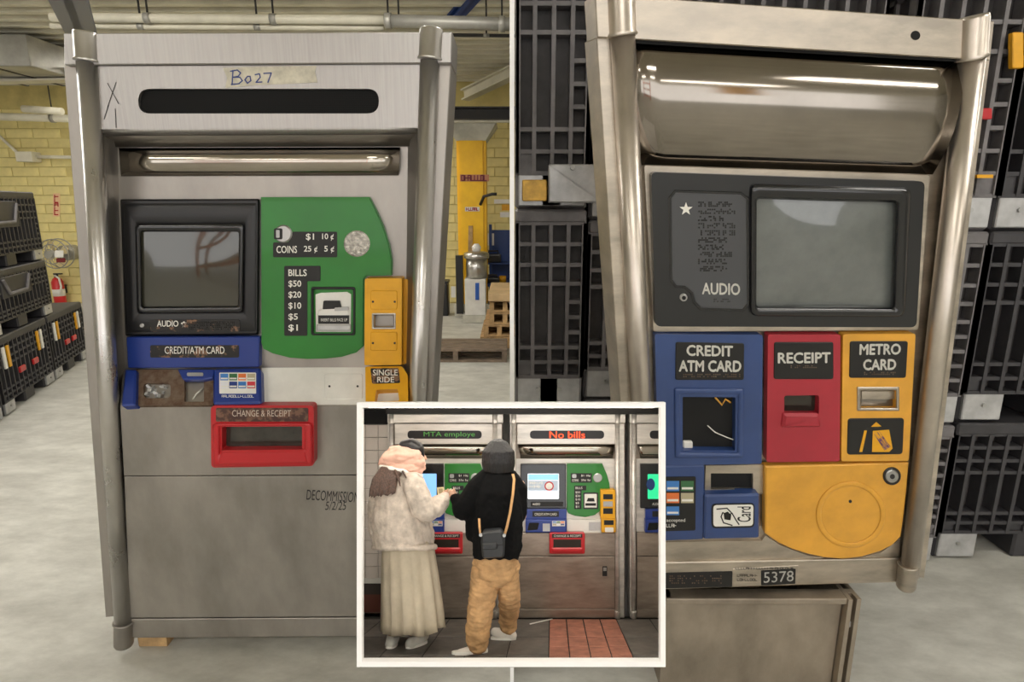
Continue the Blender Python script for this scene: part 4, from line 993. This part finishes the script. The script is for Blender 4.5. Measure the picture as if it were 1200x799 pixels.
# tiled side wall beside the first machine
ZW = 1.02 * ZM; IW = Plane(ptz(600, 400, ZW), -CF)
ws = slab('wall_station', IW, [(421.8, 480), (460, 480), (460, 719), (421.8, 719)], -.001, -.006, mat('wall_grout', (150, 142, 134), .8), None, origin=IW.at(440, 716)); tag(ws, 'white tiled station wall beside the first small machine', 'wall', kind='structure')
for r in range(12):
    y0 = 498 + r * 15.1; y1 = min(y0 + 15.1, 678)
    for c0, c1 in ((421.9, 428), (428, 443), (443, 459)):
        if y1 - y0 > 3: slab('tile', IW, rr(c0 + .3, y0 + .3, c1 - .3, y1 - .3), .0015, -.001, tile_w, ws, .3, .0008)
slab('wall_trim', IW, rr(422, 678.5, 459, 684), .004, 0, whitep, ws); slab('dark_head', IW, rr(422, 480, 459, 497.5), .003, 0, void, ws)
slab('dark_base', IW, rr(422, 684.2, 459, 697), .002, 0, mat('base_dark', (66, 60, 55), .6), ws); slab('red_base', IW, rr(422, 697, 459, 718), .002, 0, mat('base_red', (108, 62, 50), .6), ws)
hd = slab('trim_1', I1, rr(452, 477, 776, 485.5), .02, -.03, mat('soffit_black', (26, 22, 20), .6), None, origin=I1.at(600, 485)); tag(hd, 'dark soffit strip above the small machines', 'soffit', kind='structure')

# small machines ------------------------------------------------------------
isteel = mat('station_steel', (222, 217, 210), .4, .55, .08, 16, (1, 1, 6), rvar=.05)
isteel_d = mat('station_steel_lower', (170, 158, 146), .42, .8, .12, 16, (1, 1, 4), rvar=.05)
ledr = mat('led_red', (255, 70, 30), .5, emit=1.6); ledg = mat('led_green', (70, 130, 60), .5, emit=.5)
scr_b = mat('screen_blue', (120, 170, 226), .3, emit=.8); scr_w = mat('screen_white', (226, 232, 236), .3, emit=.9); scr_g = mat('screen_green', (40, 190, 130), .3, emit=.8)
def small_machine(dx, xl, xr, label, kind):
    K = (lambda x: min(776.0, max(421.9, x + dx)))
    def mv(pts): return [(K(x), y) for x, y in pts]
    def vis(pts): q = [K(x) for x, y in pts]; return max(q) - min(q) > 1.0
    t = thing('station_vending_machine', label, 'vending machine', I1.at(K(665), 724, -.02), 'small machines in the station display')
    def S(name, pts, d1, d0, m, par=None, bev=0.0):
        if not vis(pts): return None
        p = mv(pts); u_ = []
        for q in p:
            if not u_ or (abs(q[0] - u_[-1][0]) + abs(q[1] - u_[-1][1])) > .05: u_.append(q)
        return slab(name, I1, u_, d1, d0, m, par or t, bev, min(bev * .0012, abs(d1 - d0) * .5))
    def TX(s_, b, d, m, par, **k):
        if par is None or K(b[0]) + 3 > 776 or b[2] + dx > 777: return
        text(s_, (K(b[0]), b[1], K(b[2]), b[3]), I1, d, m, par, **k)
    S('cabinet', rr(599, 487, 732, 724), -.012, -.045, isteel_d)
    S('head_rail', rr(597.5, 485.8, 733, 496), .006, -.03, isteel, None, .5)
    slot_ = rr(621, 505, 708, 514.5, 4.5, 4)
    sp2 = S('sign_panel', rr(606, 497, 721, 521), .002, -.012, isteel, None, .6)
    ds = S('display_slot', slot_, .0028, .001, black, sp2)
    if kind == 'A': TX('MTA employe', (640, 506.3, 700, 513.6), .0034, ledg, ds)
    if kind == 'B': TX('No bills', (644, 506, 685.5, 513.8), .0034, ledr, ds)
    h_ = [(606, 521.5), (721, 521.5), (719, 538), (609, 538)]
    if vis(h_):
        lc = [(K(607), 521.5, -.004), (K(608), 526, -.001), (K(609), 531, -.002), (K(610), 538, -.012)]; rc = [(K(720), 521.5, -.004), (K(719.5), 526, -.001), (K(719), 531, -.002), (K(718), 538, -.012)]
        loft('chrome_hood', I1, lc, rc, mirror_dk, t, 6, True, .001)
    S('recess_panel', rr(605, 538, 722, 626), -.008, -.012, isteel)
    su_ = S('screen_unit', rr(610, 544, 663.3, 596, 1), 0, -.008, blackg, None, .8)
    if su_:
        if dx < 100:
            sc_ = S('screen', rr(618.5, 555.5, 655, 585, 1), .0006, -.001, scr_b if kind == 'A' else scr_w, su_)
        else: sc_ = S('screen', rr(618.5, 556, 655, 585, 1), .0006, -.001, scr_g, su_)
        if kind == 'B':
            S('screen_header', rr(619, 556, 654.5, 563), .0009, .0006, scr_b, sc_); S('screen_bar', rr(619, 563.5, 654, 575.5), .0009, .0006, mat('screen_grey', (150, 160, 170), .3, emit=.5), sc_)
            rg_ = S('warning_sign', circ(643.5, 570, 5.5, 5.5, 20), .0012, .0009, red, sc_); S('warning_field', circ(643.5, 570, 4, 4, 20), .0014, .0012, white, rg_)
            scribble(I1, K(620), 565, K(636), 567.5, .0011, white, sc_, 9, .5); scribble(I1, K(620), 569.5, K(634), 572, .0011, white, sc_, 8, .5)
        if kind == 'C': S('screen_art', circ(622, 568, 5, 7, 16), .0009, .0006, bluemet, sc_)
        a_ = S('audio_label', rr(622, 588.5, 660, 594), .0006, 0, lab, su_); TX('AUDIO', (624, 589.5, 633, 592.5), .0009, white, a_)
    b_ = S('credit_panel', rr(616, 597, 664, 609), 0, -.008, blue, None, .6)
    l_ = S('credit_label', rr(624, 599.5, 655, 606), .0006, 0, lab, b_); TX('CREDIT/ATM CARD', (626.5, 601.5, 652.5, 604.5), .0009, white, l_)
    b_ = S('card_reader', rr(616, 609.5, 664, 624.5), .006, -.008, blue, None, .8)
    c_ = S('card_sign', rr(647, 611, 662, 617), .0066, .006, whitep, b_)
    if c_ and dx < 100: cardrow(I1, K(647.5), 611.4, K(661.5), 616.6, 3, 2, .0067, c_)
    S('reader_mouth', rq([(620, 613), (632, 613), (630, 621), (618, 622)], 1), .0066, .006, void, b_); S('keypad', rr(636, 614, 644.5, 623), .0068, .006, galv, b_)
    go = [(664.5, 544), (706, 544), (711, 556), (714, 566), (715, 574), (704, 574.5), (703.5, 599), (697, 604), (686, 606.5), (674, 605), (666, 602), (664.5, 599)]
    g_ = S('green_panel', go, 0, -.008, green, None, .6)
    if g_ and dx < 50:
        l_ = S('coin_label', rr(669, 555, 693.5, 566), .0006, 0, lab, g_); TX('COINS', (670.5, 561.8, 678, 564.6), .0009, white, l_); TX('$1 10¢', (681, 556.5, 692, 559.4), .0009, white, l_); TX('25¢ 5¢', (681, 561.8, 692, 564.6), .0009, white, l_)
        S('coin_slot', rr(670.5, 556, 675.5, 560.5, 1.5), .001, 0, silver, g_)
        S('coin_dish', circ(700.5, 560.5, 5.4, 5.4, 20), .0012, 0, silver, g_, .8)
        l_ = S('bills_label', [(673, 569.5), (687, 569.5), (687, 575), (681.5, 575), (681.5, 597), (673, 597)], .0006, 0, lab, g_); TX('BILLS', (674.5, 570.8, 682.5, 573.6), .0009, white, l_)
        for i, s_ in enumerate(('$50', '$20', '$10', '$5', '$1')): TX(s_, (674.5, 576 + i * 4.2, 680 - (1.5 if i > 2 else 0), 578.8 + i * 4.2), .0009, white, l_)
        f_ = S('acceptor_frame', rr(683.5, 577.5, 701, 597, 1), .001, 0, black, g_)
        f2 = S('bill_acceptor', rr(685, 579.5, 699.5, 595.5, 1), .003, 0, whitep, g_, .8); S('bill_mouth', rq([(689, 584), (696, 584), (697, 588), (687.5, 588)], .5), .0036, .003, lab, f2); S('acceptor_label', rr(686, 590, 698.5, 593), .0034, .003, lab, f2)
        y_ = S('yellow_unit', rr(704, 574.5, 721, 608, 1), .01, -.008, yel, None, .6)
        for a, b in ((579.5, 585.5), (588, 594), (596, 602.5)): S('unit_label', rr(707, a, 718, b), .0106, .01, lab if a != 588 else galv, y_)
        y_ = S('single_ride_unit', rr(705, 608.5, 721.6, 624.5, 1), .012, -.008, yel, None, .6); S('ride_label', rr(708, 610, 719, 615.5), .0126, .012, lab, y_); S('ride_chute', rr(709, 618.5, 719, 624, 1), .0126, .012, whitep, y_)
        S('white_ledge_plate', rr(664.5, 609.5, 704.5, 624.5), -.002, -.008, whitep); S('small_keypad', rr(690, 612, 704, 622), -.001, -.002, galv)
    S('upper_door', rr(606, 625, 721, 651.5), .002, -.012, isteel_d, None, .4); d_ = S('lower_door', rr(606, 652.5, 720.5, 713.5), .002, -.012, isteel_d, None, .4); S('kick_strip', rr(606, 714.3, 720.5, 724.5), .001, -.012, isteel_d, None, .4)
    if dx < 100:
        k_ = S('lock_plate', rr(706, 664, 711.5, 675.5, .5), .0028, .002, inkk, d_); S('lock_face', rr(707, 665.5, 710.7, 669.5), .0034, .0028, silver, k_)
        r_ = S('change_tray', rr(644, 625, 685.5, 649.5, 2), .012, .002, red, None, 1.0)
        l_ = S('change_label', rr(647, 626, 682.5, 630.5), .0126, .012, lab, r_); TX('CHANGE & RECEIPT', (649, 627, 681, 629.6), .013, white, l_)
        S('tray_mouth', rr(648.5, 632.5, 681, 642), .0124, .011, mat('tray_dark_' + kind, (50, 44, 38), .25, .3), r_); S('tray_lip', rr(646.5, 642.5, 683, 648, 1.5), .016, .012, red, r_, 1.2)
    px_ = F / ZM
    for x in (602, 723.5):
        if 424 < x + dx < 774:
            tube('post', [I1.at(x + dx, 496, .002), I1.at(x + dx, 722, .002)], 2.7 / px_, isteel, t, 12)
            tube('corner_cap', [I1.at(x + dx, 485.5, .004), I1.at(x + dx, 495, .004), I1.at(x + dx, 496.5, .004)], [3.4 / px_, 3.4 / px_, 3.8 / px_], isteel, t, 12)
            tube('post_foot', [I1.at(x + dx, 716, .002), I1.at(x + dx, 717, .002), I1.at(x + dx, 724.3, .002)], [3.5 / px_, 3.2 / px_, 3.2 / px_], isteel, t, 12)
    S('side_plate', rr(597.8, 497, 600, 724), -.002, -.03, isteel, None); S('side_plate', rr(726, 497, 731.3, 724), -.002, -.03, isteel, None)
    return t
small_machine(-143.5, 0, 0, 'small station machine behind the person in the cream jacket', 'A')
small_machine(0, 0, 0, 'small station machine whose red display reads No bills', 'B')
small_machine(140.5, 0, 0, 'small station machine cut off by the case edge, with a green screen', 'C')
# white straw-like stick on the floor
a, b = IF.at(621, 731.5, .0015), IF.at(647, 724.8 + .9, .0015)
o = tube('stick', [a, b], .0012, whitep, None, 8, origin=a); tag(o, 'thin white stick lying on the grey station floor tiles', 'stick')

# ------------------------------------------------------------------ people
def blob(name, Zp, caps, m, parent, voxel=.0016, smooth=4, wrinkle=0.0, wscale=60.0, ells=(), stretch=(1, 1, 1), seed=0, origin=None, clip=None):
    """one continuous skin over tapered limbs: caps = chains of (px, py, dz, r) in photo pixels at depth Zp"""
    k = Zp / F; bm = bmesh.new()
    def P(px, py, dz): return ptz(px, py, Zp + dz * k)
    for ch in caps:
        for a, b in zip(ch, ch[1:]):
            A = P(*a[:3]); B = P(*b[:3]); ra, rb = a[3] * k, b[3] * k
            n = max(2, int((B - A).length / (min(ra, rb) * .35)) + 1)
            for i in range(n + 1):
                t_ = i / n; bmesh.ops.create_icosphere(bm, subdivisions=2, radius=ra + (rb - ra) * t_, matrix=Matrix.Translation(A.lerp(B, t_)))
    for (px, py, dz, rx, ry, rz_, rot) in ells:
        M = Matrix.Translation(P(px, py, dz)) @ Matrix.Rotation(-PIT, 4, 'X') @ Matrix.Rotation(math.radians(rot), 4, 'Y') @ Matrix.Diagonal((rx * k, rz_ * k, ry * k, 1))
        bmesh.ops.create_icosphere(bm, subdivisions=3, radius=1, matrix=M)
    me = bpy.data.meshes.new('tmp'); bm.to_mesh(me); bm.free()
    ob = bpy.data.objects.new('tmp', me); col.objects.link(ob)
    md = ob.modifiers.new('r', 'REMESH'); md.mode = 'VOXEL'; md.voxel_size = voxel
    sm = ob.modifiers.new('s', 'SMOOTH'); sm.iterations = smooth; sm.factor = .5
    dg = bpy.context.evaluated_depsgraph_get(); m2 = bpy.data.meshes.new_from_object(ob.evaluated_get(dg))
    bpy.data.objects.remove(ob); bpy.data.meshes.remove(me)
    base = rootloc(parent) if parent is not None else Vector(origin)
    nrm = [v.normal.copy() for v in m2.vertices]
    for v, nn in zip(m2.vertices, nrm):
        if wrinkle:
            q = Vector((v.co.x * stretch[0], v.co.y * stretch[1], v.co.z * stretch[2])) * wscale + Vector((seed, seed, 0))
            w_ = noise.noise(q) + .5 * noise.noise(q * 2.1)
            v.co = v.co + nn * (wrinkle * w_)
        if clip:
            cx_, cy_ = proj(v.co)
            lim = clip + 1.6 * math.sin(cx_ * .55) * .5
            if cy_ > lim: v.co = v.co - CDN * ((cy_ - lim) * Zp / F)
        v.co = v.co - base
    for p in m2.polygons: p.use_smooth = True
    m2.name = name; m2.materials.clear(); m2.materials.append(m)
    o = link(bpy.data.objects.new(name, m2))
    if parent is not None: o.parent = parent
    else: o.location = base
    return o
def rings(name, Zp, rows, m, parent, pleats=0, amp=0.0, n=72, ph=0.0, thick=.0012):
    """cloth tube: rows of (py, xl, xr, depth radius px, dz, droop fn)"""
    k = Zp / F; bm = bmesh.new(); L = []
    for ri, (py, xl, xr, rd, dz) in enumerate(rows):
        tt = ri / (len(rows) - 1); ring_ = []
        for i in range(n):
            a = 2 * math.pi * i / n
            f = 1 + amp * tt * math.sin(pleats * a + ph + .6 * math.sin(3 * a)) + amp * .4 * tt * math.sin(pleats * 2.3 * a + 1)
            x = (xl + xr) / 2 + (xr - xl) / 2 * math.cos(a) * f; y = py + (tt ** 6) * (1.5 * math.sin(5 * a + 1) + 5 * max(0, -math.sin(a)) - 7 * max(0, math.cos(a)) ** 2)
            ring_.append(bm.verts.new(ptz(x, y, Zp + (dz + rd * math.sin(a) * f) * k)))
        L.append(ring_)
    for A, B in zip(L, L[1:]):
        for i in range(n): bm.faces.new((A[i], A[(i + 1) % n], B[(i + 1) % n], B[i]))
    o = finish(name, bm, m, parent, True)
    md = o.modifiers.new('t', 'SOLIDIFY'); md.thickness = thick; md.offset = 0
    return o
skin = mat('skin', (214, 168, 142), .5)
hair_k = mat('black_hair', (30, 27, 28), .38, 0, .3, 60, (6, 1, .4)); hair_b = mat('brown_hair', (86, 64, 54), .42, 0, .35, 90, (5, 5, .5)); hair_g = mat('dark_grey_hair', (20, 18, 20), .26, 0, .35, 80, (6, 6, .4), bump=.3)
jackm = mat('cream_jacket', (206, 193, 180), .9, 0, .12, 60, bump=.3); skirtm = mat('beige_skirt', (196, 184, 162), .85, 0, .06, 30); scarfm = mat('pink_scarf', (232, 184, 164), .9, 0, .05, 40)
coatm = mat('black_coat', (13, 13, 14), .92, spec=.15); trous = mat('tan_trousers', (192, 152, 106), .85, 0, .14, 40); shoe_w = mat('white_shoes', (232, 226, 216), .6); shoe_g = mat('pale_grey_shoes', (206, 204, 196), .7); sole = mat('shoe_sole', (240, 238, 230), .6)
strapm = mat('tan_strap', (206, 158, 104), .6); bagm = mat('dark_leather', (42, 44, 47), .5, 0, .1, 60)
def shoe(Zp, pts, m, parent, width):
    """low shoe: upper grown over a heel-to-toe chain, with a flat sole"""
    o = blob('shoe', Zp, [pts], m, parent, .0013, 3)
    a = pts[0]; b = pts[-1]
    k = Zp / F
    bm = bmesh.new(); A = ptz(a[0], a[1], Zp + a[2] * k); B = ptz(b[0], b[1], Zp + b[2] * k); n = IF.N
    A = A - n * ((A - IF.O).dot(n)); B = B - n * ((B - IF.O).dot(n))
    u_ = (B - A).normalized(); s_ = n.cross(u_).normalized(); L_ = (B - A).length; wd = width * k
    out = []
    for i in range(24):
        t_ = 2 * math.pi * i / 24; out.append((A + B) / 2 + u_ * math.cos(t_) * (L_ / 2 + wd * .9) + s_ * math.copysign(abs(math.sin(t_)) ** .7, math.sin(t_)) * wd)
    lo_ = [bm.verts.new(p + n * .0003) for p in out]; hi_ = [bm.verts.new(p + n * 2.8 * k) for p in out]
    bm.faces.new(lo_); bm.faces.new(hi_)
    for i in range(24): bm.faces.new((lo_[i], lo_[(i + 1) % 24], hi_[(i + 1) % 24], hi_[i]))
    finish('sole', bm, sole, o)
    return o
# --- person in the cream jacket
Z1 = izfloor(757)
body = blob('person', Z1, [
    [(484, 530, 3, 13.5), (486, 538, 3, 11.5)], [(482, 545, 2, 7), (476, 556, 2, 8), (472, 575, 2, 21), (470, 610, 2, 20), (474, 640, 2, 22), (474, 655, 2, 22)],
    [(476, 560, 2, 10), (490, 566, 8, 8.5), (503, 598, 4, 7), (521, 580, 2, 4.2)], [(468, 562, 2, 10), (450, 570, 10, 8.5), (470, 605, 30, 7), (516, 586, 22, 4)],
    [(463, 655, 2, 12), (461, 700, 2, 9), (460, 735, 2, 7), (460, 747, 2, 4.5), (459.5, 751, 1, 3.2)], [(486, 655, 2, 12), (486, 700, 2, 9), (485, 735, 2, 7), (485, 747, 3, 4.5), (488, 751, 3, 3.2)],
    [(496, 534, 1, 2.2), (499, 538, 1, 1.6)],
    [(521, 580, 2, 3.6), (526, 578, 2, 3.2)], [(526, 577, 0, 1.5), (530, 574.5, 0, 1.3), (531.5, 577, 1, 1.1)], [(526.5, 578.5, 2, 1.5), (531, 577.5, 2, 1.3), (532, 580, 3, 1.1)], [(526, 580, 3, 1.5), (530.5, 580.5, 4, 1.3), (531, 582.5, 4, 1.1)], [(525, 581.5, 4, 1.4), (528.5, 583, 5, 1.2)], [(523, 577, -1, 1.6), (525, 573.8, -1, 1.3)],
    [(516, 586, 22, 3.4), (520, 580, 20, 3)], [(519, 579, 19, 1.4), (522, 575, 17, 1.2)], [(520, 580, 19, 1.4), (524, 577, 17, 1.2)], [(521, 581, 20, 1.4), (525, 579.5, 18, 1.2)], [(521, 582.5, 21, 1.3), (525, 582, 19, 1.1)], [(517, 580, 18, 1.5), (517, 576, 16, 1.2)]],
    skin, None, .0013, 2, origin=IF.at(474, 758))
tag(body, 'person in a cream jacket, pink scarf and long beige skirt, seen from behind', 'person')
jk = blob('jacket', Z1, [
    [(470, 556, 2, 15), (469, 566, 1, 25), (470, 585, 0, 33), (470, 610, 0, 36), (473, 630, 0, 36.5), (475, 638, 0, 35)],
    [(455, 568, 0, 15), (447, 590, -2, 16), (446, 620, -2, 15), (452, 634, -2, 12)],
    [(480, 562, -4, 13)],
    [(462, 566, 10, 14), (470, 590, 26, 14), (490, 600, 32, 12), (514, 588, 24, 7)]], jackm, body, .0015, 3, .003, 42, stretch=(1.5, 1.5, .5), clip=643)
blob('sleeve', Z1, [[(478, 561, -12, 12), (487, 573, -24, 14), (495, 594, -26, 14.5), (500, 599, -25, 13.5)], [(500, 599, -25, 13), (509, 595, -18, 12), (517, 588.5, -10, 9.5), (521.5, 583.5, -4, 6.5)]], jackm, jk, .0014, 3, .0022, 60, stretch=(1.2, 1.2, .7), seed=5)
blob('jacket_hem', Z1, [[(474 - 35.5 * math.cos(t_), 641 + 1.5 * math.sin(t_), -34 * math.sin(t_), 3.3 + .35 * math.sin(9 * t_)) for t_ in [2 * math.pi * i / 40 for i in range(41)]]], jackm, jk, .0012, 1, .0008, 170)
blob('collar', Z1, [[(447, 547, -8, 3), (458, 549.5, -18, 3), (472, 552, -20, 3), (485, 555.5, -16, 3), (493, 558, -6, 3)]], white, jk, .0012, 2)
sc = blob('scarf', Z1, [[(449, 543, -2, 6), (458, 537, -9, 10), (470, 535, -12, 11.5), (483, 535, -10, 10.5), (490, 542, -6, 9), (492, 547, 2, 7)], [(452, 545, 5, 7), (465, 540, 8, 11), (485, 543, 10, 10)], [(450, 546, -6, 4.5), (466, 546, -16, 5.5), (482, 550, -16, 5), (491, 552, -6, 5)], [(460, 530, -8, 6.5), (470, 528, -9, 6.5), (482, 533, -8, 6)]], scarfm, body, .0014, 2, .0028, 70, stretch=(.6, 1, 1.6))
blob('hair', Z1, [[(475, 523, -5, 8), (482, 522.5, -5, 9), (488, 526, -5, 9), (491, 533, -3, 7)], [(482, 530, 4, 14), (485, 534, 4, 13)]], hair_k, body, .0014, 3)
hl = []
for i in range(11):
    x0 = 446 + i * 2.1; hl.append([(x0 + 2, 550 + i * .25, -16 - i * .3, 3.2), (x0 - 4 - (10 - i) * .3, 563, -25, 3.3), (x0 - 6.5 - (10 - i) * .45 + (i % 3), 574 + (i % 4) * 1.5, -32, 2.1), (x0 - 7.5 - (10 - i) * .55, 582 + (i % 3) - i * .35, -33, .8)])
hl += [[(463, 552, -23, 1.8), (467, 560, -29, 1.5), (469, 570, -33, .8)], [(472, 553, -23, 1.5), (476, 560, -28, .9)]]
blob('long_hair', Z1, hl, hair_b, body, .001, 1)
sk = rings('skirt', Z1, [(634, 447, 508, 24, 0), (646, 448, 509, 26, 0), (662, 448, 511, 28, 0), (690, 448.5, 515, 31, 0), (715, 449, 518, 34, 0), (733, 449.5, 519, 36, 0), (741, 450, 519.5, 36, 0)], skirtm, body, 13, .11)
shoe(Z1, [(461, 746, 8, 8), (459.5, 751, 0, 7.6), (457.5, 755, -8, 6.3)], shoe_g, body, 6.5)
shoe(Z1, [(496, 744.5, 12, 7.5), (488, 749.5, 2, 8), (481, 755, -8, 6.4)], shoe_g, body, 6.5)
# --- person in the black coat
Z2 = izfloor(764); dzr = (izfloor(749) - Z2) / (Z2 / F)
b2 = blob('person', Z2, [
    [(584, 532, 4, 14.5), (584, 540, 4, 12)], [(584, 548, 4, 7), (583, 558, 4, 9), (583, 578, 4, 21), (583, 615, 4, 20), (582, 645, 4, 23), (581, 660, 4, 23)],
    [(572, 562, 4, 9), (558, 568, 2, 9), (545, 598, 4, 7.5), (534, 582, 6, 4.2)], [(594, 562, 4, 9), (607, 570, 6, 9), (610, 604, 14, 7.5), (596, 590, 34, 4.5), (590, 586, 36, 4)],
    [(572, 662, 4, 11), (567, 700, 1, 8.5), (562, 740, -4, 6), (560, 762, -4, 5), (552, 768, -8, 4)], [(592, 662, 5, 10), (596, 695, 12, 7), (597, 725, dzr, 5.5), (596, 741, dzr, 5), (600, 747, dzr, 4)],
    [(570, 536, 5, 2.6), (570, 539, 5, 2.2)], [(598, 536, 5, 2.6), (598, 539, 5, 2.2)], [(584, 537, 18, 2.2), (584, 540, 19, 2)],
    [(534, 582, 6, 3.4), (531, 578.5, 5, 3.2)], [(531, 576.5, 4, 1.4), (527.5, 575, 2, 1.2)], [(530, 578, 4, 1.4), (526.5, 577, 2, 1.2)], [(530, 580, 5, 1.4), (526.5, 579.5, 3, 1.2)], [(530, 582, 6, 1.3), (527, 582, 4, 1.1)], [(533, 577, 4, 1.5), (532, 573.5, 2, 1.2)],
    [(590, 586, 36, 3.2), (586, 582, 37, 3)], [(586, 580, 37, 1.4), (583, 577, 38, 1.2)], [(585, 582, 37, 1.4), (581, 580, 38, 1.2)], [(585, 584, 37, 1.4), (581, 583, 38, 1.2)], [(586, 586, 37, 1.3), (583, 586, 38, 1.1)], [(589, 582, 36, 1.5), (589, 578, 37, 1.2)]],
    skin, None, .0013, 2, origin=IF.at(578, 764))
tag(b2, 'person in a black coat and tan trousers, seen from behind', 'person')
ct = blob('coat', Z2, [
    [(585, 556, 2, 11), (584, 566, 2, 21), (583, 582, 1, 29), (583, 610, 0, 31.5), (583, 635, 0, 30.5), (582, 645, 0, 29)],
    [(570, 561, 2, 11.5), (560, 572, 0, 13.5), (549, 591, 0, 15), (543, 597, 1, 13.5), (538, 589, 3, 9.5), (534, 585, 4, 7)], [(558, 600, 2, 13), (556, 625, 2, 11)],
    [(597, 561, 3, 11.5), (606, 575, 4, 12.5), (606, 600, 6, 12.5), (604, 606, 16, 11), (596, 592, 32, 7.5)], [(602, 610, 2, 11), (600, 640, 2, 11)]], coatm, b2, .0016, 4, .0012, 60, seed=3, clip=656)
hr_ = []
for i in range(15):
    a = math.pi * (i / 14) ; x = 584 - 15 * math.cos(a); z = -13.5 * math.sin(a) + 2
    hr_.append([(584 - 7 * math.cos(a), 521, -5 * math.sin(a), 4.5), (x, 531, z, 4.3), (x - .8 * math.cos(a), 543, z - 1, 4.0), (x - .6 * math.cos(a) * 1.4, 554 - abs(math.cos(a)) * 1.5, z - .5, 2.4)])
blob('hair', Z2, hr_ + [[(584, 522, 3, 7), (584, 530, 4, 16), (584, 540, 5, 15)]], hair_g, b2, .0012, 1, .0007, 260, stretch=(1.5, 1.5, .12))
tr = blob('trousers', Z2, [
    [(581, 648, 3, 27), (581, 662, 3, 27)],
    [(570, 664, 2, 17.5), (567, 690, 0, 17), (563, 715, -2, 16), (560, 736, -4, 14.5), (559, 748, -5, 14), (559.5, 754, -5, 12.5)],
    [(593, 664, 4, 16), (596, 690, 9, 14), (597, 712, dzr * .8, 13), (596, 726, dzr, 12.5), (596, 734, dzr, 11.5)]], trous, b2, .0013, 1, .0032, 75, stretch=(.6, .6, 1.6), seed=9)
shoe(Z2, [(565, 763, 0, 7.4), (552, 765, -4, 7.6), (540, 767, -8, 6.2), (535.5, 768.5, -9, 4.8)], shoe_w, b2, 7)
shoe(Z2, [(580, 741, dzr, 5.6), (589, 743, dzr, 6.6), (600, 745, dzr - 2, 6.4)], shoe_w, b2, 6)
# crossbody bag
bag = thing('shoulder_bag', 'small dark leather shoulder bag on a tan strap across the black coat', 'bag', ptz(577, 655, Z2 - 36 * Z2 / F))
kz = Z2 / F; BP = Plane(ptz(577, 640, Z2 - 34.5 * kz), -CF)
slab('bag_body', BP, rq([(566, 624), (588, 622), (592, 632), (591, 655), (565, 656.5), (563, 634)], 4), .011, -.006, bagm, bag, 2.5)
fp_ = slab('flap', BP, rq([(565, 624.5), (588, 622.5), (590.5, 640), (564, 641)], 4), .0135, .009, bagm, bag, 1.5); slab('pocket', BP, rq([(564.5, 637), (583, 636), (583, 645), (565, 645.5)], 3), .0165, .011, bagm, bag, 1.5)
def strap(pts, wpx):
    bm = bmesh.new(); L = []
    for (px, py, dz) in pts: L.append([bm.verts.new(ptz(px + s_ * wpx, py, Z2 + dz * kz)) for s_ in (-1, 1)])
    for A, B in zip(L, L[1:]): bm.faces.new((A[0], A[1], B[1], B[0]))
    o = finish('strap', bm, strapm, bag); md = o.modifiers.new('t', 'SOLIDIFY'); md.thickness = .0012; md.offset = 0
strap([(601, 556, -14), (602.5, 562, -20), (601, 580, -29), (598, 600, -33.5), (594, 618, -35), (591, 628, -35)], 1.5)
strap([(561.5, 608, -26), (562, 618, -32), (563, 628, -34)], 1.3)
for x, y in ((590.8, 628), (563.3, 627.5)): slab('strap_ring', BP, circ(x, y, 2, 2, 12), .0125, .009, silver, bag)
# banknotes
def note(label, q, dz, c):
    N_ = Plane(ptz(q[0][0], q[0][1], Z1 + dz * Z1 / F), -CF + Vector((0, 0, .35)))
    o = slab('banknote', N_, q, .0004, 0, mat('note_paper_%d' % c[0], c, .7), None, origin=N_.at(*q[2])); tag(o, label, 'banknote', 'banknotes in hand')
    i = slab('print', N_, inset(q, 1.6), .0006, .0004, mat('note_print_%d' % c[0], tuple(int(v * .72) for v in c), .7), o)
note('yellowish banknote held upright by the person in the cream jacket', [(512, 571.5), (520, 571), (521, 580), (513, 580.5)], 12, (216, 204, 160))
note('pale green banknote held between the two people', [(523, 575), (528.5, 572.5), (536, 579), (531, 582)], -1, (196, 208, 178))
